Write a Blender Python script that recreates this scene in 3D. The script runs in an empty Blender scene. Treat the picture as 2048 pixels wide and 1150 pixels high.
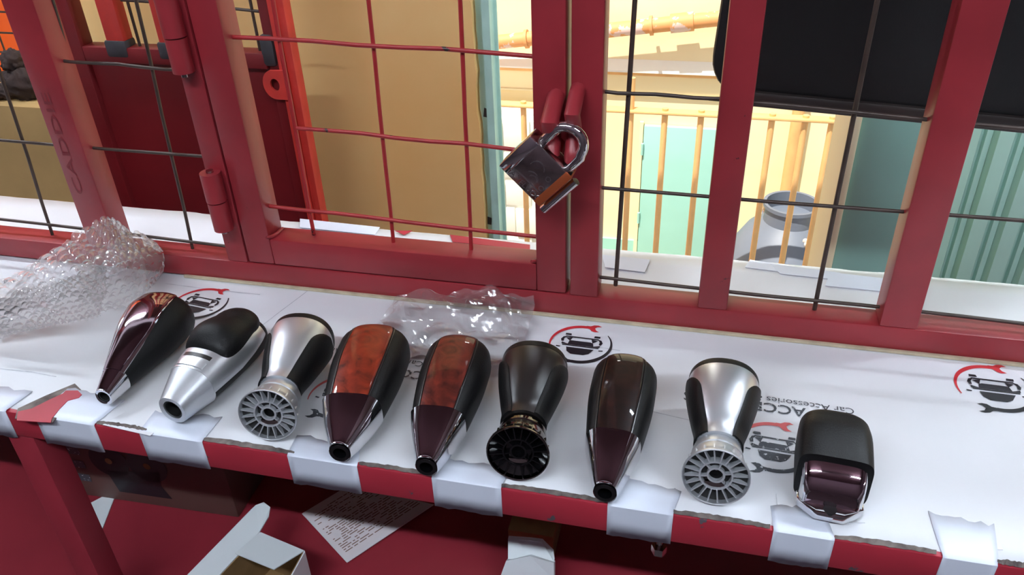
import bpy, bmesh, math, random
from mathutils import Vector, Matrix, noise
import numpy as np

# ------------------------------------------------------------------ camera, world, lights
ZC = 0.75                      # height of the counter top above the floor
FPX, PPX, PPY = 1620.0, 1024.0, 575.0
CAM = np.array((0.0, -0.60, ZC + 0.42))
_dn = np.array((1128.0 - PPX, 3120.0 - PPY, FPX)); _dn /= np.linalg.norm(_dn)
_xv = -6300.0
_yv = -((_xv - PPX) * _dn[0] + FPX * _dn[2]) / _dn[1]
_xd = -np.array((_xv - PPX, _yv, FPX)); _xd /= np.linalg.norm(_xd)
ROT = np.stack([_xd, np.cross(-_dn, _xd), -_dn])      # world <- (right, down, forward)

scene = bpy.context.scene
col = scene.collection
cam_d = bpy.data.cameras.new('camera')
cam_d.sensor_width = 36.0
cam_d.lens = FPX / 2048.0 * 36.0
cam_d.clip_start = 0.02
cam = bpy.data.objects.new('camera', cam_d)
col.objects.link(cam)
cam.matrix_world = Matrix(((ROT[0][0], -ROT[0][1], -ROT[0][2], CAM[0]),
                           (ROT[1][0], -ROT[1][1], -ROT[1][2], CAM[1]),
                           (ROT[2][0], -ROT[2][1], -ROT[2][2], CAM[2]),
                           (0, 0, 0, 1)))
scene.camera = cam

world = bpy.data.worlds.new('sky'); scene.world = world
world.use_nodes = True
wn = world.node_tree.nodes['Background']
wn.inputs['Color'].default_value = (0.80, 0.89, 1.0, 1)
wn.inputs['Strength'].default_value = 1.3

sun_d = bpy.data.lights.new('sun', 'SUN'); sun_d.energy = 9.5; sun_d.angle = 0.01; sun_d.color = (1.0, 0.95, 0.86)
sun = bpy.data.objects.new('sun', sun_d); col.objects.link(sun)
sun.rotation_euler = Vector((0.22, 0.36, -0.95)).to_track_quat('-Z', 'Y').to_euler()

scene.view_settings.view_transform = 'Standard'
scene.view_settings.look = 'None'
scene.view_settings.exposure = -0.38
scene.view_settings.gamma = 1.0
scene.view_settings.use_curve_mapping = False
scene.cycles.use_denoising = True
scene.cycles.max_bounces = 8
scene.cycles.transparent_max_bounces = 16
scene.cycles.caustics_reflective = False
scene.cycles.caustics_refractive = False

# ------------------------------------------------------------------ helpers
def ray(px, py):
    return ROT @ np.array((px - PPX, py - PPY, FPX))
def Pz(px, py, z):             # point of the photograph on the level z (counter-relative)
    d = ray(px, py); t = (ZC + z - CAM[2]) / d[2]; p = CAM + t * d
    return (float(p[0]), float(p[1]), float(p[2]))
def Py(px, py, y):             # point of the photograph on the upright plane y
    d = ray(px, py); t = (y - CAM[1]) / d[1]; p = CAM + t * d
    return (float(p[0]), float(p[1]), float(p[2]))

def srgb(r, g, b):
    def f(c):
        c /= 255.0
        return c / 12.92 if c <= 0.04045 else ((c + 0.055) / 1.055) ** 2.4
    return (f(r), f(g), f(b), 1.0)

def new_mat(name):
    m = bpy.data.materials.new(name); m.use_nodes = True
    nt = m.node_tree
    return m, nt, nt.nodes['Principled BSDF']

def mat(name, rgb, rough=0.5, metal=0.0, var=0.0, scale=20.0, rgb2=None, bump=0.0, bscale=200.0, coat=0.0, spec=0.5,
        chip=None, chip_scale=40.0, chip_at=0.68, stretch=(1, 1, 1)):
    m, nt, b = new_mat(name)
    N, L = nt.nodes, nt.links
    b.inputs['Roughness'].default_value = rough
    b.inputs['Metallic'].default_value = metal
    b.inputs['Coat Weight'].default_value = coat
    b.inputs['Specular IOR Level'].default_value = spec
    tc = N.new('ShaderNodeTexCoord')
    mp = N.new('ShaderNodeMapping'); mp.inputs['Scale'].default_value = stretch
    L.new(tc.outputs['Object'], mp.inputs['Vector'])
    out = None
    if var > 0 or rgb2:
        nz = N.new('ShaderNodeTexNoise'); nz.inputs['Scale'].default_value = scale; nz.inputs['Detail'].default_value = 6
        L.new(mp.outputs['Vector'], nz.inputs['Vector'])
        rp = N.new('ShaderNodeValToRGB')
        rp.color_ramp.elements[0].position = 0.35; rp.color_ramp.elements[1].position = 0.68
        c2 = rgb2 if rgb2 else tuple(c * (1 - var) for c in rgb[:3]) + (1,)
        rp.color_ramp.elements[0].color = rgb; rp.color_ramp.elements[1].color = c2
        L.new(nz.outputs['Fac'], rp.inputs['Fac'])
        out = rp.outputs['Color']
    if chip:
        nz = N.new('ShaderNodeTexNoise'); nz.inputs['Scale'].default_value = chip_scale; nz.inputs['Detail'].default_value = 8
        nz.inputs['Roughness'].default_value = 0.62
        L.new(mp.outputs['Vector'], nz.inputs['Vector'])
        rp = N.new('ShaderNodeValToRGB')
        rp.color_ramp.elements[0].position = chip_at; rp.color_ramp.elements[1].position = chip_at + 0.015
        L.new(nz.outputs['Fac'], rp.inputs['Fac'])
        mx = N.new('ShaderNodeMix'); mx.data_type = 'RGBA'
        L.new(rp.outputs['Color'], mx.inputs['Factor'])
        if out: L.new(out, mx.inputs['A'])
        else: mx.inputs['A'].default_value = rgb
        mx.inputs['B'].default_value = chip
        out = mx.outputs['Result']
    if out: L.new(out, b.inputs['Base Color'])
    else: b.inputs['Base Color'].default_value = rgb
    if bump > 0:
        nz = N.new('ShaderNodeTexNoise'); nz.inputs['Scale'].default_value = bscale; nz.inputs['Detail'].default_value = 3
        L.new(mp.outputs['Vector'], nz.inputs['Vector'])
        bp = N.new('ShaderNodeBump'); bp.inputs['Strength'].default_value = bump; bp.inputs['Distance'].default_value = 0.002
        L.new(nz.outputs['Fac'], bp.inputs['Height']); L.new(bp.outputs['Normal'], b.inputs['Normal'])
    return m

def wood_mat(name, dark, mid, light):
    m, nt, b = new_mat(name)
    N, L = nt.nodes, nt.links
    tc = N.new('ShaderNodeTexCoord')
    n1 = N.new('ShaderNodeTexNoise'); n1.inputs['Scale'].default_value = 38; n1.inputs['Detail'].default_value = 5; n1.inputs['Distortion'].default_value = 2.6
    L.new(tc.outputs['Object'], n1.inputs['Vector'])
    rp = N.new('ShaderNodeValToRGB')
    e = rp.color_ramp.elements
    e[0].position = 0.30; e[0].color = dark
    e[1].position = 0.70; e[1].color = light
    k = e.new(0.47); k.color = mid
    L.new(n1.outputs['Fac'], rp.inputs['Fac'])
    L.new(rp.outputs['Color'], b.inputs['Base Color'])
    b.inputs['Roughness'].default_value = 0.45
    b.inputs['Specular IOR Level'].default_value = 0.15
    b.inputs['Coat Weight'].default_value = 0.6
    b.inputs['Coat Roughness'].default_value = 0.03
    return m

def film_mat(name, clear=0.80, tint=(1, 1, 1, 1)):
    m = bpy.data.materials.new(name); m.use_nodes = True
    nt = m.node_tree; N, L = nt.nodes, nt.links
    N.remove(N['Principled BSDF'])
    out = N['Material Output']
    tr = N.new('ShaderNodeBsdfTransparent'); tr.inputs['Color'].default_value = tint
    gl = N.new('ShaderNodeBsdfGlossy'); gl.inputs['Roughness'].default_value = 0.14; gl.inputs['Color'].default_value = (1, 1, 1, 1)
    df = N.new('ShaderNodeBsdfTranslucent'); df.inputs['Color'].default_value = (1.0, 1.0, 1.0, 1)
    df2 = N.new('ShaderNodeBsdfDiffuse'); df2.inputs['Color'].default_value = (1.0, 1.0, 1.0, 1)
    fr = N.new('ShaderNodeFresnel'); fr.inputs['IOR'].default_value = 1.35
    add = N.new('ShaderNodeMath'); add.operation = 'ADD'; add.inputs[1].default_value = 0.10
    L.new(fr.outputs[0], add.inputs[0])
    a = N.new('ShaderNodeMixShader'); a.inputs['Fac'].default_value = 0.5
    L.new(df.outputs[0], a.inputs[1]); L.new(df2.outputs[0], a.inputs[2])
    bmix = N.new('ShaderNodeMixShader'); bmix.inputs['Fac'].default_value = 1 - clear
    L.new(tr.outputs[0], bmix.inputs[1]); L.new(a.outputs[0], bmix.inputs[2])
    c = N.new('ShaderNodeMixShader')
    L.new(add.outputs[0], c.inputs['Fac']); L.new(bmix.outputs[0], c.inputs[1]); L.new(gl.outputs[0], c.inputs[2])
    L.new(c.outputs[0], out.inputs['Surface'])
    return m

def emit_mat(name, rgb, s):
    m, nt, b = new_mat(name)
    b.inputs['Base Color'].default_value = rgb
    b.inputs['Emission Color'].default_value = rgb
    b.inputs['Emission Strength'].default_value = s
    return m

def root_of(o):
    while o.parent: o = o.parent
    return o
def thing(name, label, cat, loc=(0, 0, 0), rot=(0, 0, 0), group=None):
    o = bpy.data.objects.new(name, None); col.objects.link(o)
    o.empty_display_size = 0.02
    o.location = loc; o.rotation_euler = rot
    o['label'] = label; o['category'] = cat
    if group: o['group'] = group
    return o
def tag(o, label, cat, group=None):
    o['label'] = label; o['category'] = cat
    if group: o['group'] = group
    return o
def struct(o, label=None):
    o['kind'] = 'structure'
    if label: o['label'] = label
    return o

def mesh(name, verts, faces, m, parent=None, smooth=False, local=False, label=None, bevel=0.0, seg=2, solid=0.0, angle=None):
    """one mesh object; world coordinates unless local; parent is a thing or a part of a thing"""
    vs = [Vector(v) for v in verts]
    if parent is not None and not local:
        r = root_of(parent)
        inv = Matrix.LocRotScale(r.location, r.rotation_euler, None).inverted()
        vs = [inv @ v for v in vs]
    org = Vector((0, 0, 0))
    if parent is None:
        lo = [min(v[i] for v in vs) for i in range(3)]; hi = [max(v[i] for v in vs) for i in range(3)]
        org = Vector(((lo[0] + hi[0]) / 2, (lo[1] + hi[1]) / 2, lo[2]))
        vs = [v - org for v in vs]
    me = bpy.data.meshes.new(name)
    me.from_pydata([tuple(v) for v in vs], [], faces)
    bm = bmesh.new(); bm.from_mesh(me)
    bmesh.ops.remove_doubles(bm, verts=bm.verts, dist=1e-7)
    bmesh.ops.recalc_face_normals(bm, faces=bm.faces)
    if bevel > 0:
        es = [e for e in bm.edges if len(e.link_faces) == 2 and e.calc_face_angle(0) > 0.5]
        bmesh.ops.bevel(bm, geom=es, offset=bevel, segments=seg, affect='EDGES', profile=0.5)
    bm.to_mesh(me); bm.free()
    if smooth:
        me.polygons.foreach_set('use_smooth', [True] * len(me.polygons))
        if angle: me.set_sharp_from_angle(angle=angle)
    if m: me.materials.append(m)
    o = bpy.data.objects.new(name, me); col.objects.link(o)
    o.location = org
    if parent is not None: o.parent = parent
    if label: o['label'] = label
    if solid:
        md = o.modifiers.new('thickness', 'SOLIDIFY'); md.thickness = solid
    return o

BF = [(0, 1, 2, 3), (4, 7, 6, 5), (0, 4, 5, 1), (1, 5, 6, 2), (2, 6, 7, 3), (3, 7, 4, 0)]
def bxv(a, b):
    x0, y0, z0 = a; x1, y1, z1 = b
    return [(x0, y0, z0), (x1, y0, z0), (x1, y1, z0), (x0, y1, z0), (x0, y0, z1), (x1, y0, z1), (x1, y1, z1), (x0, y1, z1)]
def box(name, a, b, m, parent=None, bevel=0.0, local=False, label=None, seg=2):
    return mesh(name, bxv(a, b), BF, m, parent, bevel=bevel, local=local, label=label, smooth=bevel > 0, angle=0.6, seg=seg)

def prism(name, pts, off, m, parent=None, bevel=0.0, local=False, label=None, smooth=False):
    """polygon pts (3d loop) extruded by vector off"""
    n = len(pts)
    v = [tuple(p) for p in pts] + [tuple(Vector(p) + Vector(off)) for p in pts]
    f = [tuple(range(n)), tuple(range(2 * n - 1, n - 1, -1))] + [(i, (i + 1) % n, n + (i + 1) % n, n + i) for i in range(n)]
    return mesh(name, v, f, m, parent, bevel=bevel, local=local, label=label, smooth=smooth or bevel > 0, angle=0.6)

def tube_geo(path, r, n=10, cap=True, squash=None):
    P = [Vector(p) for p in path]; V, F = [], []
    up = None
    for i, p in enumerate(P):
        t = ((P[i + 1] - P[i]).normalized() if i == 0 else (P[i] - P[i - 1]).normalized() if i == len(P) - 1
             else ((P[i + 1] - P[i]).normalized() + (P[i] - P[i - 1]).normalized()).normalized())
        if up is None:
            up = Vector((0, 0, 1)) if abs(t.z) < 0.9 else Vector((1, 0, 0))
        s = t.cross(up).normalized(); u = s.cross(t).normalized(); up = u
        rr = r[i] if isinstance(r, (list, tuple)) else r
        for k in range(n):
            a = 2 * math.pi * k / n
            V.append(tuple(p + s * math.cos(a) * rr + u * math.sin(a) * rr * (squash or 1)))
    for i in range(len(P) - 1):
        for k in range(n):
            F.append((i * n + k, i * n + (k + 1) % n, (i + 1) * n + (k + 1) % n, (i + 1) * n + k))
    if cap:
        F.append(tuple(range(n - 1, -1, -1))); F.append(tuple(range((len(P) - 1) * n, len(P) * n)))
    return V, F
def tube(name, path, r, m, parent=None, n=10, local=False, label=None, squash=None, cap=True):
    V, F = tube_geo(path, r, n, cap, squash)
    return mesh(name, V, F, m, parent, smooth=True, local=local, label=label, angle=0.9)

def lathe(name, prof, m, parent=None, n=32, axis='z', local=True, label=None, center=(0, 0, 0)):
    V, F = [], []
    for (r, h) in prof:
        for k in range(n):
            a = 2 * math.pi * k / n
            if axis == 'z': v = (r * math.cos(a), r * math.sin(a), h)
            elif axis == 'y': v = (r * math.cos(a), h, r * math.sin(a))
            else: v = (h, r * math.cos(a), r * math.sin(a))
            V.append(tuple(Vector(v) + Vector(center)))
    for i in range(len(prof) - 1):
        for k in range(n):
            F.append((i * n + k, i * n + (k + 1) % n, (i + 1) * n + (k + 1) % n, (i + 1) * n + k))
    return mesh(name, V, F, m, parent, smooth=True, local=local, label=label, angle=0.7)

def crom(keys, sub):
    """Catmull-Rom through tuples"""
    out = []
    n = len(keys)
    for i in range(n - 1):
        p0 = keys[max(i - 1, 0)]; p1 = keys[i]; p2 = keys[i + 1]; p3 = keys[min(i + 2, n - 1)]
        for s in range(sub):
            t = s / sub
            out.append(tuple(0.5 * (2 * b + (-a + c) * t + (2 * a - 5 * b + 4 * c - d) * t * t + (-a + 3 * b - 3 * c + d) * t ** 3)
                             for a, b, c, d in zip(p0, p1, p2, p3)))
    out.append(tuple(keys[-1]))
    return out
def sgp(v, e): return math.copysign(abs(v) ** e, v)
def sect(s, a, d=0.0):
    y, cx, cz, w, h, n = s
    e = 2.0 / n
    return (cx + (w + d) * sgp(math.cos(a), e), y, cz + (h + d) * sgp(math.sin(a), e))
def loft(name, secs, m, parent, n=56, cap0=True, cap1=True, label=None, angle=0.7):
    V, F = [], []
    for s in secs:
        for k in range(n): V.append(sect(s, 2 * math.pi * k / n + 0.001))
    for i in range(len(secs) - 1):
        for k in range(n):
            F.append((i * n + k, i * n + (k + 1) % n, (i + 1) * n + (k + 1) % n, (i + 1) * n + k))
    if cap0: F.append(tuple(range(n - 1, -1, -1)))
    if cap1: F.append(tuple(range((len(secs) - 1) * n, len(secs) * n)))
    return mesh(name, V, F, m, parent, smooth=True, local=True, label=label, angle=angle)
def shell(name, secs, a0, a1, d, m, parent, n=24, thick=0.0018, label=None, angle=0.8):
    """panel lying on a loft between the angles a0..a1 (numbers or functions of the run 0..1), proud by d"""
    V, F = [], []; S = len(secs)
    for layer in (d, d - thick):
        for i, s in enumerate(secs):
            u = i / (S - 1)
            b0 = a0(u) if callable(a0) else a0; b1 = a1(u) if callable(a1) else a1
            for k in range(n + 1):
                a = math.radians(b0 + (b1 - b0) * k / n)
                e = min(k, n - k) / n
                dd = layer - (0.0006 if (layer == d and (k == 0 or k == n)) else 0)
                V.append(sect(s, a, dd))
    W = n + 1; O = S * W
    for i in range(S - 1):
        for k in range(n):
            q = (i * W + k, i * W + k + 1, (i + 1) * W + k + 1, (i + 1) * W + k)
            F.append(q); F.append(tuple(O + j for j in reversed(q)))
        F.append((i * W, (i + 1) * W, O + (i + 1) * W, O + i * W))
        F.append((i * W + n, O + i * W + n, O + (i + 1) * W + n, (i + 1) * W + n))
    for k in range(n):
        F.append((k, O + k, O + k + 1, k + 1))
        j = (S - 1) * W + k
        F.append((j, j + 1, O + j + 1, O + j))
    return mesh(name, V, F, m, parent, smooth=True, local=True, label=label, angle=angle)
def round_end(s, length, steps=8, pw=1.0):
    """sections that close section s over the given length like a dome"""
    y, cx, cz, w, h, n = s
    out = []
    for i in range(1, steps + 1):
        f = i / steps * math.pi / 2
        c = max(math.cos(f), 0.02) ** pw
        out.append((y + length * math.sin(f), cx, cz, w * c, h * c, n + (2 - n) * (i / steps)))
    return out

def text_geo(body, size, bold=0.0):
    cu = bpy.data.curves.new('lettering', 'FONT'); cu.body = body; cu.size = size
    cu.align_x = 'CENTER'; cu.align_y = 'CENTER'; cu.resolution_u = 3; cu.offset = bold
    o = bpy.data.objects.new('lettering', cu); col.objects.link(o)
    dg = bpy.context.evaluated_depsgraph_get()
    me = bpy.data.meshes.new_from_object(o.evaluated_get(dg))
    V = [tuple(v.co) for v in me.vertices]; F = [tuple(p.vertices) for p in me.polygons]
    bpy.data.objects.remove(o); bpy.data.curves.remove(cu); bpy.data.meshes.remove(me)
    return V, F

def fbm(x, y, z, oct=3):
    s, a, f = 0.0, 1.0, 1.0
    for _ in range(oct):
        s += a * noise.noise(Vector((x * f, y * f, z * f))); a *= 0.5; f *= 2.0
    return s

# ------------------------------------------------------------------ materials
M = {}
M['red'] = mat('red_gloss_paint', srgb(152, 43, 51), 0.40, var=0.25, scale=14, chip=srgb(70, 20, 24), chip_scale=60, chip_at=0.70, bump=0.06, bscale=90)
M['red_dull'] = mat('red_shelf_paint', srgb(150, 40, 54), 0.55, var=0.25, scale=9, chip=srgb(120, 60, 66), chip_scale=25, chip_at=0.75)
M['red_edge'] = mat('red_edge_paint', srgb(176, 46, 62), 0.45, var=0.15, scale=16, chip=srgb(88, 82, 88), chip_scale=55, chip_at=0.66)
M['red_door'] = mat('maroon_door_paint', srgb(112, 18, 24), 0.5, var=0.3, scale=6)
M['orange_red'] = mat('orange_red_sunlit_paint', srgb(204, 58, 50), 0.45, var=0.25, scale=25, chip=srgb(120, 30, 26), chip_scale=30, chip_at=0.70)  # sunlight on the door edges is put into this brighter red
M['weld'] = mat('black_weld_paint', srgb(52, 50, 54), 0.6, var=0.4, scale=60)
M['wire_dark'] = mat('dark_wire', srgb(74, 60, 54), 0.45, metal=0.3, var=0.4, scale=40)
M['wire_red'] = mat('red_painted_wire', srgb(160, 38, 42), 0.45, chip=srgb(40, 24, 24), chip_scale=26, chip_at=0.62)
M['paper'] = mat('white_paper', srgb(232, 233, 238), 0.55, rgb2=srgb(222, 223, 226), scale=5, bump=0.05, bscale=14)
M['tape'] = mat('white_tape', srgb(228, 234, 248), 0.4, var=0.04, scale=12, bump=0.05, bscale=20)
M['card_white'] = mat('white_card', srgb(228, 234, 238), 0.6, var=0.03, scale=20)
M['kraft'] = mat('brown_kraft_board', srgb(150, 116, 74), 0.8, var=0.25, scale=40)
M['torn'] = mat('torn_grey_board', srgb(128, 118, 112), 0.9, rgb2=srgb(66, 54, 54), scale=70)
M['ink'] = mat('black_ink', srgb(26, 26, 34), 0.5)
M['ink_red'] = mat('red_ink', srgb(204, 48, 56), 0.5)
M['ink_worn'] = mat('worn_black_ink', srgb(70, 74, 82), 0.5, chip=srgb(215, 217, 224), chip_scale=300, chip_at=0.60)
M['ink_red_worn'] = mat('faded_red_ink', srgb(224, 110, 112), 0.5)
M['leather'] = mat('black_leather', srgb(17, 17, 18), 0.50, bump=0.12, bscale=900, spec=0.22)
M['black_gloss'] = mat('black_gloss_plastic', srgb(10, 10, 12), 0.12, coat=0.5)
M['black_satin'] = mat('black_satin_plastic', srgb(28, 24, 23), 0.32)
M['black_void'] = mat('dark_socket', srgb(8, 8, 9), 0.6)
M['chrome'] = mat('chrome', (0.86, 0.86, 0.88, 1), 0.06, metal=1.0)
M['chrome_dark'] = mat('dark_chrome_reflection', (0.42, 0.31, 0.35, 1), 0.07, metal=1.0)  # own dark chrome, and on the tips a painted dark reflection
M['chrome_black'] = mat('black_chrome', (0.20, 0.19, 0.18, 1), 0.10, metal=1.0)
M['steel_worn'] = mat('worn_chrome_steel', (0.58, 0.53, 0.52, 1), 0.16, metal=1.0, var=0.35, scale=90)
M['silver'] = mat('satin_silver', (0.66, 0.68, 0.71, 1), 0.36, metal=0.82)
M['silver_soft'] = mat('silver_plastic', (0.66, 0.68, 0.72, 1), 0.32, metal=0.5)
M['wood_red'] = wood_mat('red_burl_wood', srgb(54, 18, 13), srgb(116, 38, 21), srgb(140, 48, 27))
M['wood_mid'] = wood_mat('dark_red_burl_wood', srgb(36, 12, 10), srgb(80, 27, 20), srgb(108, 38, 27))
M['wood_dark'] = wood_mat('black_brown_burl_wood', srgb(12, 6, 5), srgb(24, 11, 8), srgb(38, 17, 11))
M['tan'] = mat('ochre_painted_board', srgb(242, 202, 138), 0.6, rgb2=srgb(236, 186, 116), scale=3.5, chip=srgb(120, 84, 44), chip_scale=38, chip_at=0.76, bump=0.08, bscale=30)
M['tan_low'] = mat('brown_ochre_plaster', srgb(196, 160, 104), 0.7, var=0.25, scale=6)
M['cream'] = mat('cream_wall_paint', srgb(250, 236, 192), 0.75, rgb2=srgb(248, 230, 180), scale=1.6, chip=srgb(170, 140, 96), chip_scale=7, chip_at=0.76)
M['cream_pale'] = mat('pale_cream_paint', srgb(246, 234, 196), 0.75, var=0.06, scale=2)
M['white_wall'] = mat('white_block_paint', srgb(240, 240, 228), 0.75, var=0.05, scale=6)
M['amber'] = mat('amber_metal_paint', srgb(242, 188, 122), 0.5, var=0.15, scale=12)
M['pipe'] = mat('flaking_orange_pipe_paint', srgb(226, 160, 100), 0.6, chip=srgb(226, 196, 184), chip_scale=9, chip_at=0.55)
M['aqua'] = mat('pale_turquoise_paint', srgb(160, 214, 200), 0.6, var=0.08, scale=3)
M['teal'] = mat('sea_green_paint', srgb(156, 204, 192), 0.55, rgb2=srgb(146, 192, 180), scale=4, chip=srgb(190, 222, 206), chip_scale=16, chip_at=0.77, bump=0.1, bscale=25)
M['mint'] = mat('mint_steel_paint', srgb(178, 216, 204), 0.45, var=0.15, scale=20, chip=srgb(120, 150, 140), chip_scale=30, chip_at=0.74)
M['shutter'] = mat('grey_green_shutter_paint', srgb(172, 208, 196), 0.42, var=0.1, scale=8)
M['tv_black'] = mat('black_textured_plastic', srgb(20, 19, 20), 0.55, spec=0.3, bump=0.08, bscale=700)
M['tv_lip'] = mat('black_brown_lip_plastic', srgb(44, 38, 36), 0.35)
M['tank'] = mat('blue_grey_plastic_drum', srgb(112, 120, 134), 0.5, var=0.12, scale=6)
M['rope'] = mat('pale_rope_fibre', srgb(214, 206, 196), 0.8, var=0.2, scale=80)
M['concrete'] = mat('yard_concrete', srgb(196, 186, 160), 0.85, var=0.15, scale=3)
M['ceiling'] = mat('dark_maroon_ceiling', srgb(84, 58, 66), 0.8, var=0.2, scale=2)
M['strip'] = mat('pale_board_strip', srgb(206, 190, 162), 0.8, var=0.3, scale=60)
M['crease'] = mat('grey_crease_line', srgb(168, 168, 176), 0.8, rgb2=srgb(214, 215, 222), scale=90)  # grey lines for creases, seams and scuffs
M['room'] = mat('dull_maroon_plaster', srgb(86, 72, 82), 0.8, var=0.2, scale=2)
M['floor'] = mat('dark_floor', srgb(74, 62, 66), 0.6, var=0.2, scale=4)
M['orange'] = mat('orange_tarpaulin', srgb(255, 106, 14), 0.6, var=0.1, scale=3)
M['rag'] = mat('dark_brown_rag', srgb(58, 42, 38), 0.9, var=0.5, scale=40, bump=0.5, bscale=120)
M['brown_box'] = mat('printed_brown_box', srgb(104, 76, 70), 0.6, var=0.2, scale=12)
M['pink'] = mat('dusty_pink_cloth', srgb(178, 104, 96), 0.8, var=0.2, scale=60)
M['film'] = film_mat('clear_bubble_film', 0.74)
M['bag'] = film_mat('clear_bag_film', 0.86)
M['invoice'] = mat('white_invoice_paper', srgb(226, 216, 220), 0.7, var=0.03, scale=20)
M['ink_brown'] = mat('grey_brown_print', srgb(120, 84, 70), 0.6)
M['lamp_body'] = mat('lamp_white_enamel', srgb(225, 225, 225), 0.5)
M['lamp_tube'] = emit_mat('lit_tube', (0.80, 0.90, 1.0, 1), 245.0)
M['lamp_tube_dim'] = emit_mat('lit_tube_weak', (1.0, 0.97, 0.92, 1), 60.0)

# ------------------------------------------------------------------ setting
struct(box('floor', (-3.0, -3.0, -0.06), (2.6, 0.75, 0.0), M['floor']), 'dark concrete floor in front of the counter')
struct(box('ceiling', (-2.6, -2.45, 2.30), (2.2, 0.15, 2.36), M['ceiling']), 'dark ceiling above the counter')
struct(box('ceiling_added_canopy', (-2.6, 0.151, 1.86), (2.2, 1.30, 1.92), M['ceiling']), 'added dark canopy beyond the grille, darkening the knob reflections')  # unseen roof added so the knob tops reflect something dark
struct(box('wall_behind', (-2.6, -2.50, 0.0), (2.2, -2.40, 2.30), M['room']), 'dull maroon shop wall behind the viewer')
struct(box('wall_side_left', (-2.66, -2.40, 0.0), (-2.60, 0.15, 2.30), M['room']), 'dull maroon shop wall at the left')
struct(box('wall_side_right', (2.14, -2.40, 0.0), (2.20, 0.15, 2.30), M['room']), 'dull maroon shop wall at the right')
struct(box('ground', (-8.0, 0.751, -1.36), (8.0, 6.0, -1.30), M['concrete']), 'sunlit concrete ground of the yard')

YW = 3.2
struct(box('wall_back', (-8.0, YW, -1.30), (8.0, YW + 0.2, 3.2), M['cream']), 'cream yellow wall across the yard')
# band of wall above the pipe, paler paint standing for its sunlit face
za = Py(1200, 70, YW - 0.012)[2]
a = Py(900, 92, YW - 0.012); b = Py(1900, -8, YW - 0.012)
pts = [(a[0] - 4.0, YW - 0.012, a[2] - (b[2] - a[2]) / (b[0] - a[0]) * 4.0), (b[0] + 2, YW - 0.012, b[2] + (b[2] - a[2]) / (b[0] - a[0]) * 2),
       (b[0] + 2, YW - 0.012, 3.2), (a[0] - 4.0, YW - 0.012, 3.2)]
struct(prism('wall_upper', pts, (0, 0.0115, 0), M['cream_pale']), 'paler wall face above the sloping pipe')
# ledge: white paints its sunlit top, orange its shaded face
lz = Py(1240, 140, YW - 0.012)[2]; lzt = Py(1240, 119, YW - 0.012)[2]
struct(prism('trim_ledge', [(-8, YW - 0.0005, lz), (-8, YW - 0.045, lz), (-8, YW - 0.045, lz + 0.008), (-8, YW - 0.0005, lzt)], (16, 0, 0), M['white_wall']), 'ledge along the yard wall, whitened as its sunlit top')
struct(box('trim_shaded_face', (-8, YW - 0.010, lz - 0.024), (8, YW - 0.0005, lz - 0.0005), M['amber']), 'thin orange band standing for the shaded ledge face')
lz2 = Py(1240, 186, YW)[2]
struct(box('trim_band', (-8, YW - 0.012, lz2 - 0.006), (8, YW - 0.0005, lz2), M['cream_pale']))
# turquoise dado at the foot of the wall
dz = Py(1235, 476, YW)[2]
struct(box('trim_dado', (-0.6, YW - 0.014, -1.30), (8, YW - 0.0005, dz), M['aqua']), 'turquoise painted foot of the yard wall')

# sloping pipe with coupling and clips
t = thing('drain_pipe', 'orange flaking pipe sloping across the cream yard wall', 'pipe', Py(1200, 72, YW - 0.09))
pa = Vector(Py(960, 88, YW - 0.09)); pb = Vector(Py(1560, 24, YW - 0.09)); pd = (pb - pa)
P0 = pa - pd * 0.6; P1 = pb + pd * 0.6
tube('pipe', [P0, P1], 0.033, M['pipe'], t, 16)
q = pa + pd * ((1378 - 960) / 600.0); qn = pd.normalized()
tube('coupling', [q - qn * 0.05, q + qn * 0.05], 0.042, M['pipe'], t, 16)
for px in (1062, 1318):
    q = pa + pd * ((px - 960) / 600.0)
    tube('clip', [q - qn * 0.007, q + qn * 0.007], 0.044, M['pipe'], t, 12)

# turquoise door in the far wall
t = thing('yard_door', 'pale turquoise door in the cream wall behind the railing', 'door', (Py(1350, 400, YW)[0], YW - 0.02, -1.28))
x0 = Py(1281, 400, YW)[0]; x1 = Py(1462, 400, YW)[0]; z1 = Py(1340, 250, YW)[2]
box('leaf', (x0, YW - 0.03, -1.28), (x1, YW - 0.003, z1), M['aqua'], t, bevel=0.004)
box('frame', (x0 - 0.022, YW - 0.022, -1.28), (x0 - 0.004, YW - 0.004, z1 + 0.015), M['cream'], t)
for zf in (z1 - 0.12, z1 - 0.5):
    tube('hinge', [(x0 - 0.003, YW - 0.034, zf - 0.03), (x0 - 0.003, YW - 0.034, zf + 0.03)], 0.007, M['aqua'], t, 8)

# white blocks at the left of the far wall
t = thing('block_wall', 'stack of white painted blocks beside the green steel channel', 'wall', (Py(1030, 400, YW - 0.3)[0], YW - 0.25, -1.30))
yb = YW - 0.3
zs = [Py(1030, p, yb)[2] for p in (239, 304, 360, 414, 470, 530, 590)]
xl = Py(990, 350, yb)[0] - 0.12
for i in range(len(zs) - 1):
    off = 0.05 if i % 2 else 0.0
    for j in range(3):
        xa = xl - 0.1 + j * 0.135 + off
        box('block', (xa, yb - 0.012 * ((i + j) % 2), zs[i + 1] + 0.006), (xa + 0.128, yb + 0.2, zs[i] - 0.006), M['white_wall'], t, bevel=0.004)
box('mortar', (xl - 0.11, yb + 0.008, -1.30), (xl + 0.40, yb + 0.19, zs[0] - 0.01), M['white_wall'], t)

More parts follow.
